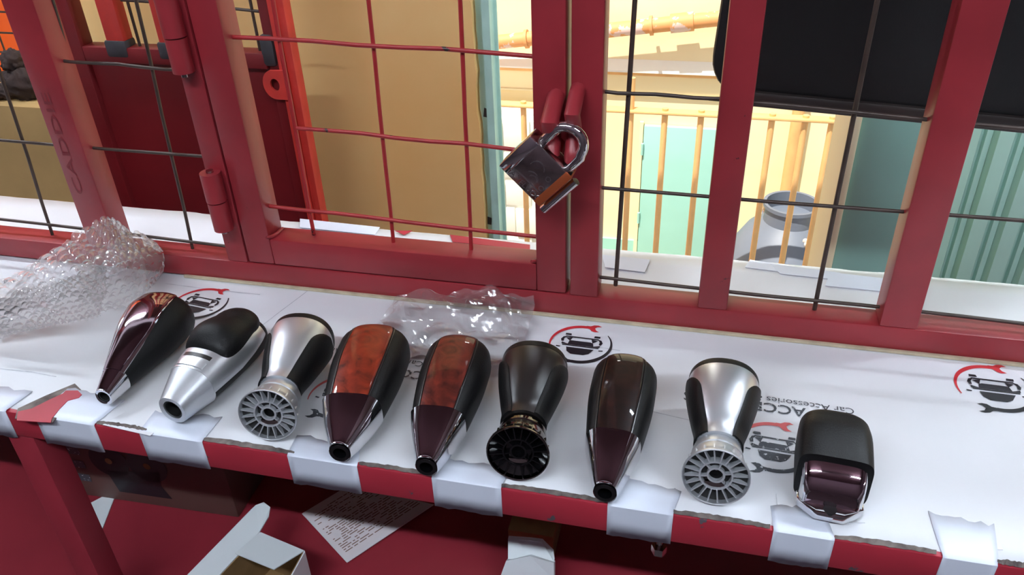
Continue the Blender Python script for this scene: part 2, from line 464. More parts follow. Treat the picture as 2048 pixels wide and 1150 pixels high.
# railing
YR = 2.05
t = thing('railing', 'amber metal railing with upright balusters beyond the counter', 'railing', (Py(1330, 350, YR)[0], YR, -1.30))
ra = Py(1010, 205, YR); rb = Py(1690, 226, YR); rd = Vector(rb) - Vector(ra)
zt = ra[2]
bal_x = [1050, 1119, 1188, 1257, 1323, 1393, 1462, 1531, 1596, 1648]
ztop = []
def rail_z(x): return ra[2] + (rb[2] - ra[2]) * (x - ra[0]) / (rb[0] - ra[0])
xs = [Py(p, 330, YR)[0] for p in bal_x]
box('top_rail', (ra[0] - 0.5, YR - 0.022, rail_z(ra[0]) - 0.010), (rb[0] + 0.02, YR + 0.022, rail_z(ra[0])), M['amber'], t, bevel=0.003)
rt = rail_z(xs[5])
for i, x in enumerate(xs):
    top = rt - 0.005 if i != 3 else Py(1257, 155, YR)[2]
    tube('baluster', [(x, YR, -1.30), (x, YR, top)], 0.0105, M['amber'], t, 8)

# standing orange pipe on the far wall
tube_o = tube('wall_pipe', [(Py(1585, 300, YW - 0.06)[0], YW - 0.06, -1.30), (Py(1585, 300, YW - 0.06)[0], YW - 0.06, lz - 0.028)], 0.028, M['amber'], None, 14)
tag(tube_o, 'upright orange pipe on the cream wall behind the grey drum', 'pipe')

# grey drum
YD = 2.45
c = Py(1585, 400, YD); px_m = 1620 / (Vector(c) - Vector(CAM)).length
t = thing('plastic_drum', 'blue grey plastic drum with open neck behind the railing', 'drum', (c[0], YD, -1.30))
R1 = 48 / px_m; R2 = 112 / px_m
ztp = Py(1585, 405, YD)[2] + 1.30
sh = Py(1585, 440, YD)[2] + 1.30
lathe('body', [(0.0, 0.0), (R2 * 0.96, 0.0), (R2, 0.03), (R2, sh - 0.25), (R2 * 0.93, sh - 0.14), (R2 * 0.70, sh - 0.05), (R1 * 1.0, sh)], M['tank'], t, 40)
lathe('neck', [(R1, sh - 0.01), (R1 * 0.98, ztp - 0.02), (R1 * 1.08, ztp - 0.015), (R1 * 1.08, ztp), (R1 * 0.96, ztp), (R1 * 0.94, ztp - 0.06), (0.001, ztp - 0.065)], M['tank'], t, 36)
V = []; random.seed(4)
rp_path = [Vector((R1 * 1.1 + 0.012 * k, -R1 * 0.75 - 0.01 * math.sin(k * 1.3), sh + 0.05 - 0.02 * k + 0.02 * math.sin(k))) for k in range(7)]
t2 = thing('rope_bundle', 'pale twisted rope bundle lying on the grey drum shoulder', 'rope', (c[0] + R1 * 1.2, YD - 0.10, -1.30 + sh))
for s in range(5):
    a0 = s * 1.256
    path = [(0.018 * math.cos(a0 + k * 0.9) + 0.012 * k - 0.05, 0.018 * math.sin(a0 + k * 0.9) - 0.03, -0.03 + 0.012 * k + 0.006 * math.sin(a0 + k)) for k in range(12)]
    tube('strand', path, 0.011, M['rope'], t2, 7, local=True)
# tap with green hose
tp = thing('water_tap', 'small tap with green hose on the wall beside the drum', 'tap', Py(1524, 425, YW - 0.05))
tx, ty, tz = tp.location
tube('spout', [(tx - 0.0, YW, tz + 0.02), (tx, YW - 0.08, tz + 0.02), (tx - 0.01, YW - 0.10, tz - 0.02)], 0.013, M['steel_worn'], tp, 8)
tube('hose', [(tx - 0.01, YW - 0.10, tz - 0.01), (tx - 0.02, YW - 0.10, tz - 0.3), (tx - 0.02, YW - 0.10, -1.30)], 0.014, M['aqua'], tp, 8)

# ------------------------------------------------------------------ things right behind the counter
# sea-green pillar
YP = 0.42
def pill(px, py): return Py(px, py, YP)
xa = pill(1668, 400)[0]; xb = pill(1691, 400)[0]; xc = pill(1813, 400)[0]; xd_ = pill(1838, 400)[0]
t = thing('green_pillar', 'sea green painted pillar with cream edges behind the right bars', 'pillar', ((xa + xd_) / 2, YP + 0.06, 0.0))
box('shaft', (xb, YP, 0.0), (xc, YP + 0.13, 1.855), M['teal'], t, bevel=0.002)
box('edge_strip', (xa, YP - 0.006, 0.0), (xb - 0.0006, YP + 0.12, 1.855), M['cream_pale'], t, bevel=0.002, label='peeled cream edge strip, pale also as its sunlit side')  # peeled to cream; the sunlit look of the edge is in the colour too
box('shadow_strip', (xc + 0.0006, YP + 0.012, 0.0), (xc + 0.010, YP + 0.12, 1.855), M['teal'], t)
box('edge_strip', (xc + 0.0106, YP + 0.002, 0.0), (xd_ + 0.012, YP + 0.12, 1.855), M['cream'], t, bevel=0.002, label='peeled cream edge strip, pale also as its sunlit side')  # lit right side of the pillar, put into the cream colour

# corrugated shutter: folded sheet
YS = 0.60
t = thing('roller_shutter', 'grey green ribbed shutter beyond the rightmost red post', 'shutter', (Py(2000, 400, YS)[0], YS, 0.0))
x = Py(1882, 400, YS)[0]; xe = Py(2300, 400, YS)[0]
n_p = 0
pitch = Py(1990, 400, YS)[0] - Py(1925, 400, YS)[0]
while x < xe:
    prof = [(0, 0), (0.10, -0.012), (0.55, -0.012), (0.66, 0.0), (0.72, 0.0), (0.76, -0.008), (0.82, -0.008), (0.86, 0.0), (1.0, 0.0)]
    loop = [(x + u * pitch, YS + d, 0.0) for u, d in prof] + [(x + pitch, YS + 0.004, 0.0), (x, YS + 0.004, 0.0)]
    prism('panel', loop, (0, 0, 1.84), M['shutter'], t)
    x += pitch + 0.0006
# ochre board behind the door
YB = 0.52
t = thing('ochre_board', 'tall ochre painted board with worn right edge behind the gate', 'board', (Py(600, 300, YB)[0], YB, 0.0))
x0 = Py(150, 200, YB)[0]; x1 = Py(957, 250, YB)[0]
random.seed(3)
edge = [(x1 + random.uniform(-0.0018, 0.0018) - (0.006 if 0.9 < z / 1 < 0.93 else 0), z) for z in [0.02 * i for i in range(0, 92)]]
loop = [(x0, YB, 0.0)] + [(ex, YB, z) for ex, z in edge] + [(x0, YB, 1.84)]
prism('panel', loop, (0, 0.018, 0), M['tan'], t)
for px, py in ((944, 276), (952, 326), (978, 224)):
    pp = Py(px, py, YB)
# green slotted steel channel
YG = 0.50
t = thing('slotted_channel', 'mint green slotted steel channel standing at the ochre board edge', 'post', (Py(985, 300, YG + 0.04)[0], YG + 0.03, 0.0))
xg0 = Py(962, 250, YG + 0.04)[0]; xg1 = Py(1003, 250, YG + 0.04)[0]; wg = xg1 - xg0
loop = [(0, 0.0), (wg * 0.40, 0.0), (wg * 0.45, -0.016), (wg * 0.80, -0.016), (wg * 0.85, 0.0), (wg, 0.0), (wg, 0.004), (0, 0.004)]
prism('channel', [(xg0 + u, YG + 0.04 + v, 0.0) for u, v in loop], (0, 0, 1.84), M['mint'], t)
for py in (20, 226, 440):
    p = Py(974, py, YG + 0.039)
    prism('slot', [(p[0] - 0.006, YG + 0.0385, p[2] - 0.006), (p[0] + 0.007, YG + 0.0385, p[2] - 0.008), (p[0] + 0.008, YG + 0.0385, p[2] + 0.004), (p[0] - 0.004, YG + 0.0385, p[2] + 0.008)],
          (0, 0.0012, 0), M['weld'], t)

# low wall at far left, with a rag bundle on it and an orange tarpaulin beyond
YL = 0.56
zl = Py(40, 214, YL)[2]
struct(box('wall_left', (-3.0, YL, 0.0), (Py(150, 300, YL)[0] - 0.03, YL + 0.12, zl), M['tan_low']), 'low ochre wall at the far left behind the bars')
t = thing('rag_bundle', 'dark brown crumpled rag bundle on the low wall at far left', 'rag', (Py(52, 200, YL + 0.05)[0], YL + 0.05, zl))
def lump(name, parent, m, r, seed, amp=0.35, nu=36, nv=20, off=(0, 0, 0), freq=3.0):
    V, F = [], []
    for i in range(nv + 1):
        th = math.pi * i / nv
        for k in range(nu):
            ph = 2 * math.pi * k / nu
            d = Vector((math.sin(th) * math.cos(ph), math.sin(th) * math.sin(ph), math.cos(th)))
            s = 1 + amp * fbm(d.x * freq + seed, d.y * freq, d.z * freq, 3)
            V.append((off[0] + d.x * r[0] * s, off[1] + d.y * r[1] * s, off[2] + d.z * r[2] * s))
    for i in range(nv):
        for k in range(nu):
            F.append((i * nu + k, i * nu + (k + 1) % nu, (i + 1) * nu + (k + 1) % nu, (i + 1) * nu + k))
    return mesh(name, V, F, m, parent, smooth=True, local=True)
lump('cloth', t, M['rag'], (0.040, 0.03, 0.034), 2.2, off=(0.012, 0, 0.026))
lump('cloth', t, M['rag'], (0.020, 0.02, 0.022), 5.1, off=(0.004, 0, 0.066))
lump('cloth', t, M['rag'], (0.028, 0.02, 0.014), 8.1, off=(-0.03, -0.01, 0.012))
YO = 1.35
t = thing('orange_tarpaulin', 'bright orange tarpaulin behind a thin wire mesh at far left', 'tarpaulin', (Py(30, 100, YO)[0], YO, -0.2))
xo0 = Py(-900, 100, YO)[0]; xo1 = Py(135, 60, YO)[0]
V = []; F = []
for i in range(41):
    x = xo0 + (xo1 - xo0) * i / 40
    for j, z in enumerate((-0.2, 0.5, 1.2, 1.9)):
        V.append((x, YO + 0.02 * math.sin(i * 0.9 + j), z))
for i in range(40):
    for j in range(3): F.append((i * 4 + j, (i + 1) * 4 + j, (i + 1) * 4 + j + 1, i * 4 + j + 1))
mesh('sheet', V, F, M['orange'], t, smooth=True, solid=0.003)
YM = 0.90
t = thing('thin_wire_mesh', 'thin dark wire mesh in front of the orange tarpaulin', 'mesh', (Py(20, 100, YM)[0], YM, 0.0))
xm = [Py(p, 100, YM)[0] for p in (-60, -24, 9, 44, 80, 114)]
for x in xm: tube('upright_wire', [(x, YM, 0.0), (x, YM, 1.6)], 0.0022, M['wire_dark'], t, 6)
for p in (-10, 22, 64, 103, 146, 190):
    z = Py(20, p, YM)[2]; tube('cross_wire', [(xm[0] - 0.3, YM + 0.002, z), (xm[-1] + 0.05, YM + 0.002, z - 0.004)], 0.0022, M['wire_dark'], t, 6)

# red door leaf standing open behind the counter
YD2 = 0.36
def D(px, py, dy=0.0): return Py(px, py, YD2 + dy)
t = thing('red_metal_door', 'dark red metal door with barred upper half behind the left bars', 'door', (D(350, 300)[0], YD2, 0.0))
xr0 = D(573, 220)[0]; xr1 = D(600, 220)[0]; xl0 = D(112, 30)[0]; xl1 = D(142, 30)[0]
zr1 = (D(240, 84)[2] + D(515, 119)[2]) / 2; zr0 = (D(246, 119)[2] + D(490, 146)[2]) / 2
box('panel', (xl1, YD2 + 0.010, 0.05), (xr0 - 0.0165, YD2 + 0.014, zr0 - 0.0005), M['red_door'], t)
box('stile', (xr0, YD2, 0.02), (xr1 - 0.012, YD2 + 0.026, 1.8), M['orange_red'], t, bevel=0.002)
box('stile_flange', (xr1 - 0.0115, YD2 + 0.006, 0.02), (xr1, YD2 + 0.026, 1.8), M['orange_red'], t, bevel=0.0015)
box('stile', (xl0, YD2, 0.02), (xl1, YD2 + 0.026, 1.8), M['red_door'], t, bevel=0.002)
box('mid_rail', (xl1, YD2, zr0), (xr0 - 0.0165, YD2 + 0.026, zr1), M['red_door'], t, bevel=0.002)
for pxa, pxb in ((200, 236), (306, 334)):
    xa = D(pxa, 45)[0]; xb = D(pxb, 45)[0]
    bar = box('upright_bar', (xa, YD2 + 0.001, zr1), (xb, YD2 + 0.022, 1.8), M['orange_red'], t, bevel=0.002)
    box('weld_patch', (xa - 0.004, YD2 - 0.0015, zr1 - 0.014), (xb + 0.002, YD2 + 0.0235, zr1 + 0.010), M['weld'], t, bevel=0.004)
box('weld_patch', (xr0 - 0.022, YD2 - 0.0010, zr1 - 0.018), (xr0 - 0.002, YD2 + 0.0275, zr1 + 0.024), M['weld'], t, bevel=0.005)
box('stile_inner', (xr0 - 0.016, YD2 + 0.004, 0.02), (xr0 - 0.0005, YD2 + 0.024, 1.8), M['red_door'], t, bevel=0.002)
for px in (256, 500):
    x = D(px, 50)[0]; tube('upright_wire', [(x, YD2 + 0.012, zr1 - 0.005), (x, YD2 + 0.012, 1.8)], 0.002, M['wire_dark'], t, 6)
for pa_, pb_ in (((242, 0), (322, 5)), ((455, 16), (530, 24))):
    a = D(*pa_, 0.012); b = D(*pb_, 0.012); tube('cross_wire', [a, b], 0.002, M['wire_dark'], t, 6)
# hasp tab with a real hole
hc = Vector(D(549, 170, -0.004)); 
outer = []; inner = []
for k in range(24):
    a = 2 * math.pi * k / 24
    cx, cz = math.cos(a), math.sin(a)
    ox = 0.017 * cx; oz = 0.020 * cz
    if cx > 0: ox = 0.017; oz = 0.020 * max(-1, min(1, cz * 1.25))
    outer.append((hc.x + ox, hc.z + oz)); inner.append((hc.x + 0.0005 + 0.0068 * cx, hc.z + 0.0085 * cz))
V = [(x, hc.y, z) for x, z in outer] + [(x, hc.y, z) for x, z in inner] + [(x, hc.y + 0.004, z) for x, z in outer] + [(x, hc.y + 0.004, z) for x, z in inner]
F = []
for k in range(24):
    j = (k + 1) % 24
    F += [(k, j, 24 + j, 24 + k), (48 + k, 72 + k, 72 + j, 48 + j), (k, 48 + k, 48 + j, j), (24 + k, 24 + j, 72 + j, 72 + k)]
mesh('hasp_tab', V, F, M['orange_red'], t, label='orange tab with a round hole')

# black panel (back of a screen) hanging behind the right bars
YT = 0.12
t = thing('black_screen_back', 'large black rounded plastic panel hanging behind the right bars', 'screen', Py(1800, 230, YT + 0.03))
bl = Py(1500, 207, YT); br = Py(2048, 261, YT)
tilt = math.atan2(br[2] - bl[2], br[0] - bl[0])
x0 = Py(1419, 130, YT)[0]; x1 = br[0] + 0.12
t.location = (x0, YT, bl[2] - (bl[0] - x0) * math.tan(tilt)); t.rotation_euler = (0, -tilt, 0)
W_ = x1 - x0; rr = 0.034
def rrect(x0, x1, z0, z1, r, y, n=7):
    pts = []
    for cx, cz, a0 in ((x0 + r, z0 + r, 180), (x1 - r, z0 + r, 270), (x1 - r, z1 - r, 0), (x0 + r, z1 - r, 90)):
        for k in range(n + 1):
            a = math.radians(a0 + 90 * k / n); pts.append((cx + r * math.cos(a), y, cz + r * math.sin(a)))
    return pts
prism('casing', rrect(0, W_, 0.004, 0.42, rr, 0), (0, 0.03, 0), M['tv_black'], t, bevel=0.004, local=True)
box('lip', (0.03, -0.004, -0.002), (W_ - 0.03, 0.026, 0.012), M['tv_lip'], t, bevel=0.003, local=True)
box('seam', (0.03, -0.0015, 0.150), (W_ - 0.03, 0.002, 0.155), M['tv_lip'], t, bevel=0.0007, local=True)

# ------------------------------------------------------------------ counter
YF = -0.215; YK = 0.131
XL, XR = -1.25, 0.75
ctr = thing('counter', 'white paper covered counter with red and white striped front edge', 'counter', (-0.2, -0.04, 0.0))
box('top_board', (XL, YF + 0.002, ZC - 0.028), (XR, YK, ZC - 0.0016), M['kraft'], ctr)
# lower shelf, red
ZSH = ZC - 0.27
box('lower_shelf', (XL, YF + 0.02, ZSH - 0.02), (XR, YK + 0.02, ZSH), M['red_dull'], ctr, label='red painted lower shelf')
struct(box('wall_added_backing', (XL - 0.1, YK + 0.021, 0.0), (XR + 0.1, YK + 0.035, ZC - 0.03), M['red_door']), 'added dark red sheet keeping the space under the counter dark')  # sheet added to keep the background under the counter dark
# front rail
box('front_rail', (XL, YF, ZC - 0.028), (XR, YF + 0.025, ZC - 0.0012), M['red_edge'], ctr, bevel=0.002, label='red painted front edge rail')
# leg
lx0 = Py(30, 905, YF + 0.001)[0]; lx1 = Py(82, 905, YF + 0.001)[0]
box('leg', (lx0, YF + 0.001, 0.0), (lx0 + 0.027, YF + 0.026, ZC - 0.0285), M['red_dull'], ctr, bevel=0.002)
box('leg', (XR - 0.05, YF + 0.001, 0.0), (XR - 0.023, YF + 0.026, ZC - 0.0285), M['red_dull'], ctr, bevel=0.002)
# white paper cover with a slightly uneven front edge
rnd = random.Random(11)
nseg = 200
V, F = [], []
ys = [YF + 0.004] + [YF + 0.02 + (YK - YF - 0.02) * j / 14 for j in range(15)]
for i in range(nseg + 1):
    x = XL + (XR - XL) * i / nseg
    for j, y in enumerate(ys):
        yy = y + (0.0015 * fbm(x * 40, 1.0, 0.0) if j == 0 else 0) + (0.002 * fbm(x * 30, 4.0, 0) if j == len(ys) - 1 else 0)
        zz = ZC - 0.0010 + 0.0003 * fbm(x * 6, y * 9, 3.1, 2)
        V.append((x, yy, zz))
W = len(ys)
for i in range(nseg):
    for j in range(W - 1): F.append((i * W + j, (i + 1) * W + j, (i + 1) * W + j + 1, i * W + j + 1))
paper = mesh('paper_cover', V, F, M['paper'], ctr, smooth=True, label='white printed paper cover', solid=0.0004)
def pz_top(x, y): return ZC - 0.0010 + 0.0003 * fbm(x * 6, y * 9, 3.1, 2)

# striped white tape wrapped over the front edge: px ranges of the white stretches
YFT = YF - 0.0006
stripes = [(-260, -150, 34, 0), (-90, 44, 24, 0), (106, 213, 34, 0), (304, 420, 26, 0), (588, 720, 20, 0), (868, 1003, 20, 0),
           (1214, 1346, 24, 0), (1545, 1672, 24, 0), (1888, 2006, 34, 0), (2120, 2220, 24, 0)]
for i, (pa_, pb_, back, _) in enumerate(stripes):
    yy = 895 + (pa_ + pb_) / 2 * 0.110
    xa = Py(pa_, yy, YFT)[0]; xb = Py(pb_, yy, YFT)[0]
    bk = back / 1000.0
    r = random.Random(i)
    sk0, sk1 = r.uniform(-0.004, 0.004), r.uniform(-0.006, 0.006)
    V, F = [], []
    ns = 10
    prof = [(YFT, ZC - 0.0295), (YFT, ZC - 0.015), (YFT, ZC - 0.001), (YF + 0.0008, ZC + 0.0001), (YF + 0.008, ZC + 0.0002), (YF + bk * 0.6, ZC + 0.0002), (YF + bk, ZC + 0.0001)]
    for k in range(ns + 1):
        u = k / ns
        for j, (y, z) in enumerate(prof):
            skew = sk0 * (1 - u) + sk1 * u
            if j == 0: z += r.uniform(-0.0008, 0.0008)
            top = max(0, j - 3) / 3.0
            x = xa + (xb - xa) * u + skew * top
            if j == len(prof) - 1: y += r.uniform(-0.002, 0.002) + 0.004 * (u - 0.5) * (1 if i % 2 else -1)
            V.append((x, y, z))
    Wp = len(prof)
    for k in range(ns):
        for j in range(Wp - 1): F.append((k * Wp + j, (k + 1) * Wp + j, (k + 1) * Wp + j + 1, k * Wp + j + 1))
    mesh('tape_strip', V, F, M['tape'], ctr, solid=0.0005, smooth=True, angle=0.9, label='white tape wrapped over the edge')

# torn grey board slivers where the paper has come away from the edge
torn = [(420, 590, 0.010), (212, 303, 0.009), (722, 868, 0.006), (1003, 1213, 0.006), (1346, 1545, 0.007), (1672, 1888, 0.007), (2008, 2110, 0.006)]
for i, (pa_, pb_, dep) in enumerate(torn):
    yy = 872 + (pa_ + pb_) / 2 * 0.112
    xa = Py(pa_, yy, YF)[0]; xb = Py(pb_, yy, YF)[0]
    r = random.Random(40 + i)
    V, F = [], []
    n = 24
    for k in range(n + 1):
        u = k / n; x = xa + (xb - xa) * u
        taper = min(1, 4 * u, 4 * (1 - u)) * 0.75 + 0.25
        y0_ = YF + 0.0005 + r.uniform(0, 0.0010); y1_ = YF + 0.0022 + dep * 0.28 * taper * (0.6 + r.uniform(0, 0.4))
        V += [(x, y0_, ZC - 0.0004), (x, y1_, ZC + 0.0009 + r.uniform(0, 0.0010))]
    for k in range(n): F.append((2 * k, 2 * k + 2, 2 * k + 3, 2 * k + 1))
    mesh('torn_edge', V, F, M['torn'], ctr, solid=0.0006, label='torn grey board edge')
# red patch with torn paper by the leg, at the left corner
poly = [(30, 832), (42, 812), (92, 792), (140, 772), (160, 768), (168, 786), (132, 808), (106, 845), (35, 842)]
prism('bare_patch', [Pz(x, y, 0.0001) for x, y in [(34, 842), (36, 824), (64, 818), (100, 800), (126, 788), (132, 782), (156, 782), (164, 790), (158, 796), (136, 802), (120, 818), (104, 838), (102, 846)]],
      (0, 0, 0.0006), M['red_edge'], ctr, label='bare red patch where paper is torn off')
prism('torn_edge', [Pz(x, y, -0.0005) for x, y in [(30, 838), (36, 818), (92, 792), (150, 768), (168, 786), (140, 804), (106, 846)]], (0, 0, 0.0006), M['torn'], ctr, label='torn grey board edge')

# overlapping pieces of white tape and paper lying on the cover
patches = [[(1868, 1045), (1936, 1048), (1990, 1062), (2006, 1100), (1890, 1090)], [(1552, 988), (1736, 1006), (1730, 1046), (1558, 1038)],
           [(1220, 968), (1350, 975), (1345, 1018), (1216, 1010)], [(205, 850), (255, 822), (345, 838), (300, 872)], [(110, 842), (140, 812), (230, 828), (212, 862)],
           [(598, 905), (640, 850), (830, 900), (730, 935)], [(-40, 830), (40, 800), (24, 842), (-40, 850)],
           [(1040, 985), (1010, 942), (1160, 962), (1190, 996)], [(1340, 600), (1410, 620), (1400, 640), (1336, 620)]]
for i, pl in enumerate([patches[0], patches[1], patches[3]]):
    prism('paper_patch', [Pz(x, y, -0.0004 + 0.0001 * i) for x, y in pl], (0, 0, 0.0003), M['paper'], paper)
# paper and tape pieces on the strip beyond the grille
for i, pl in enumerate([[(1500, 520), (1560, 530), (1570, 545), (1490, 535)], [(1540, 528), (1680, 546), (1690, 562), (1560, 548)], [(1660, 545), (1790, 560), (1784, 585), (1650, 572)],
                        [(900, 470), (1060, 490), (1060, 500), (905, 484)], [(1204, 510), (1300, 520), (1290, 545), (1210, 535)], [(600, 438), (760, 455), (750, 470), (600, 455)]]):
    o = prism('paper_patch', [Pz(x, y, -0.0004 + 0.0001 * i) for x, y in pl], (0, 0, 0.0005), M['red_edge'] if i == 3 else M['tape'], paper)
prism('bare_patch', [Pz(x, y, 0.0010) for x, y in [(790, 462), (825, 462), (808, 470)]], (0, 0, 0.0005), M['red_edge'], paper)

# ---- prints: logo and lettering (flat ink on the paper cover)
def flat(name, V, F, m, z=0.0004, label=None):
    vv = []
    for v in V: vv.append((v[0], v[1], max(pz_top(v[0], v[1]) + 0.0002, ZC - 0.0010) + z))
    return mesh(name, vv, F, m, paper, label=label)
def arc_pts(r0f, r1f, a0, a1, n):
    V, F = [], []
    for i in range(n + 1):
        u = i / n; a = math.radians(a0 + (a1 - a0) * u)
        for r in (r0f(u), r1f(u)): V.append((r * math.cos(a), r * math.sin(a)))
    for i in range(n): F.append((2 * i, 2 * i + 1, 2 * i + 3, 2 * i + 2))
    return V, F
def poly(pts): return pts, [tuple(range(len(pts)))]
def wrench(at, ang, s):
    """open spanner head, jaw pointing along ang"""
    pts = [(-1.3, -0.32), (-0.6, -0.45), (-0.1, -0.95), (0.5, -1.05), (1.15, -0.85), (0.55, -0.55), (0.25, 0.0), (0.55, 0.50), (1.25, 0.75), (0.6, 1.0), (-0.1, 0.85), (-0.6, 0.40), (-1.3, 0.32)]
    c, sn = math.cos(ang), math.sin(ang)
    return [(at[0] + s * (x * c - y * sn), at[1] + s * (x * sn + y * c)) for x, y in pts], [tuple(range(13))]
def logo(center, R, rot, black, red, label):
    c, sn = math.cos(rot), math.sin(rot)
    def put(nm, VF, m):
        V = [(center[0] + x * c * R - y * sn * R, center[1] + x * sn * R + y * c * R) for x, y in VF[0]]
        flat(nm, V, VF[1], m, label=None)
    # red crescent from lower left over the top, ending in a spanner
    put('logo_arc', arc_pts(lambda u: 1.0, lambda u: 1.0 - 0.03 - 0.10 * min(1, u * 1.6), 205, 86, 26), red)
    put('logo_spanner', wrench((0.26, 0.93), math.radians(-6), 0.19), red)
    put('logo_arc', arc_pts(lambda u: 1.0, lambda u: 1.0 - 0.03 - 0.11 * min(1, u * 1.6), 38, -98, 30), black)
    put('logo_spanner', wrench((-0.36, -0.93), math.radians(180 + 2), 0.19), black)
    # the car, wheels up as it is printed upside down for the viewer
    put('logo_car', poly([(-0.42, -0.22), (0.46, -0.22), (0.34, -0.46), (0.18, -0.56), (-0.22, -0.56), (-0.36, -0.44)]), black)
    put('logo_car', poly([(-0.58, -0.10), (0.58, -0.10), (0.60, -0.15), (-0.56, -0.15)]), black)
    put('logo_car', poly([(-0.60, 0.02), (-0.40, -0.06), (-0.38, 0.10), (-0.30, 0.14), (0.30, 0.14), (0.38, 0.10), (0.42, -0.06), (0.62, 0.02), (0.62, -0.085), (-0.60, -0.085)]), black)
    put('logo_car', poly([(-0.62, 0.04), (-0.55, 0.06), (-0.56, 0.20), (-0.48, 0.34), (-0.60, 0.30), (-0.66, 0.16)]), black)
    put('logo_car', poly([(0.64, 0.04), (0.57, 0.06), (0.58, 0.20), (0.50, 0.34), (0.62, 0.30), (0.68, 0.16)]), black)
    put('logo_car', poly([(-0.56, 0.30), (0.56, 0.30), (0.52, 0.36), (-0.52, 0.36)]), black)
    put('logo_car', poly([(-0.52, 0.26), (-0.36, 0.10), (-0.30, 0.30)]), black)
    put('logo_car', poly([(0.52, 0.26), (0.36, 0.10), (0.30, 0.30)]), black)
    for sx in (-1, 1):
        put('logo_car', poly([(sx * 0.56, 0.40), (sx * 0.36, 0.40), (sx * 0.38, 0.50), (sx * 0.56, 0.50)]), black)
        put('logo_car', poly([(sx * 0.60, -0.22), (sx * 0.74, -0.20), (sx * 0.74, -0.26), (sx * 0.62, -0.27)]), black)
def at2(px, py): p = Pz(px, py, 0.0); return (p[0], p[1])
logo(at2(1161, 687), 0.0275, -0.02, M['ink'], M['ink_red'], 'a')
logo(at2(399, 606), 0.0272, -0.12, M['ink'], M['ink_red'], 'b')
logo(at2(1990, 775), 0.0290, -0.02, M['ink'], M['ink_red'], 'c')
logo(at2(1548, 893), 0.0265, -0.06, M['ink_worn'], M['ink_red_worn'], 'd')
logo(at2(682, 792), 0.0270, -0.10, M['ink_worn'], M['ink_red_worn'], 'e')
def words(body, px, py, size, m, rot=math.pi, stretch=1.0, bold=0.0):
    V, F = text_geo(body, size, bold)
    c = at2(px, py); cs, sn = math.cos(rot), math.sin(rot)
    V = [(c[0] + (x * stretch) * cs - y * sn, c[1] + (x * stretch) * sn + y * cs) for x, y, z in V]
    flat('lettering', V, F, m)
words('ACCESSORIES', 1487, 806, 0.0150, M['ink_worn'], math.pi - 0.03, 1.0, 0.0002)
words('Car Accessories & Auto', 1577, 803, 0.0098, M['ink_worn'], math.pi - 0.03, 1.0)
words('ACCESSORIES', 768, 738, 0.0150, M['ink_worn'], math.pi - 0.05, 1.0, 0.0002)
words('Car Accessories & Auto', 742, 711, 0.0098, M['ink_worn'], math.pi - 0.05, 1.0)
for pts in ([(622, 575), (600, 592), (560, 622), (500, 668)], [(0, 736), (60, 742), (112, 752)], [(1290, 818), (1340, 830), (1392, 842)], [(1272, 992), (1352, 1002)],
            [(1350, 975), (1346, 1018)], [(330, 566), (440, 580), (520, 588)], [(215, 776), (262, 748)], [(1180, 690), (1240, 700)]):
    for k in range(len(pts) - 1):
        a = at2(*pts[k]); b = at2(*pts[k + 1]); dx, dy = b[0] - a[0], b[1] - a[1]; L_ = math.hypot(dx, dy); nx, ny = -dy / L_ * 0.0004, dx / L_ * 0.0004
        flat('crease', [(a[0] - nx, a[1] - ny), (b[0] - nx, b[1] - ny), (b[0] + nx, b[1] + ny), (a[0] + nx, a[1] + ny)], [(0, 1, 2, 3)], M['crease'], 0.0002)
words('4', 6, 650, 0.022, M['ink'], math.pi + 0.4)

# ------------------------------------------------------------------ the red grille: fixed frame and gate
fr = thing('window_grille', 'red painted steel grille frame standing on the counter', 'grille', (-0.2, 0.0125, ZC))
DY = 0.026
ZT = ZC + 0.60
def XP(px, py): return Py(px, py, 0.0)[0]
posts = {'left': (XP(0, 5), XP(78, 5)), }
pl = [(-0.6050, -0.5720), (-0.4460, -0.4245), (-0.1048, -0.0800), (0.0070, 0.0316), (0.1540, 0.1830), (0.42, 0.446), (-1.145, -1.115)]
Z0 = ZC + 0.0010; ZR = ZC + 0.0235
box('bottom_rail', (-1.15, 0.0, Z0), (0.75, DY, ZR), M['red'], fr, bevel=0.0015)
for i, (a, b) in enumerate(pl):
    box('post', (a, 0.0, ZR - 0.0), (b, DY, ZT), M['red'], fr, bevel=0.0015)
for i in range(3):
    pass
def wire_px(name, parent, p0, p1, y, m, r=0.0016, ext=(0.0, 0.0)):
    a = Vector(Py(p0[0], p0[1], y)); b = Vector(Py(p1[0], p1[1], y)); d = (b - a)
    a2 = a - d * ext[0]; b2 = b + d * ext[1]
    n = 7
    path = [a2 + (b2 - a2) * k / n + Vector((0, 0.0006 * math.sin(k * 2.1 + p0[0]), 0.0006 * math.cos(k * 1.7 + p0[1]))) for k in range(n + 1)]
    return tube(name, path, r, m, parent, 8)
# left bay
wire_px('cross_wire', fr, (-760, 219), (396, 312), 0.013, M['wire_dark'], ext=(0.02, 0.02))
wire_px('cross_wire', fr, (100, 119), (352, 139), 0.013, M['wire_dark'], ext=(0.2, 0.1))
wire_px('cross_wire', fr, (-700, 354), (442, 491), 0.013, M['wire_dark'], ext=(0.02, 0.02))
wire_px('upright_wire', fr, (272, 0), (384, 490), 0.016, M['wire_dark'], ext=(0.4, 0.05))
wire_px('upright_wire', fr, (-46, 0), (104, 466), 0.016, M['wire_dark'], ext=(0.4, 0.05))
wire_px('upright_wire', fr, (104, 0), (234, 440), 0.022, M['wire_dark'], ext=(0.4, 0.10))
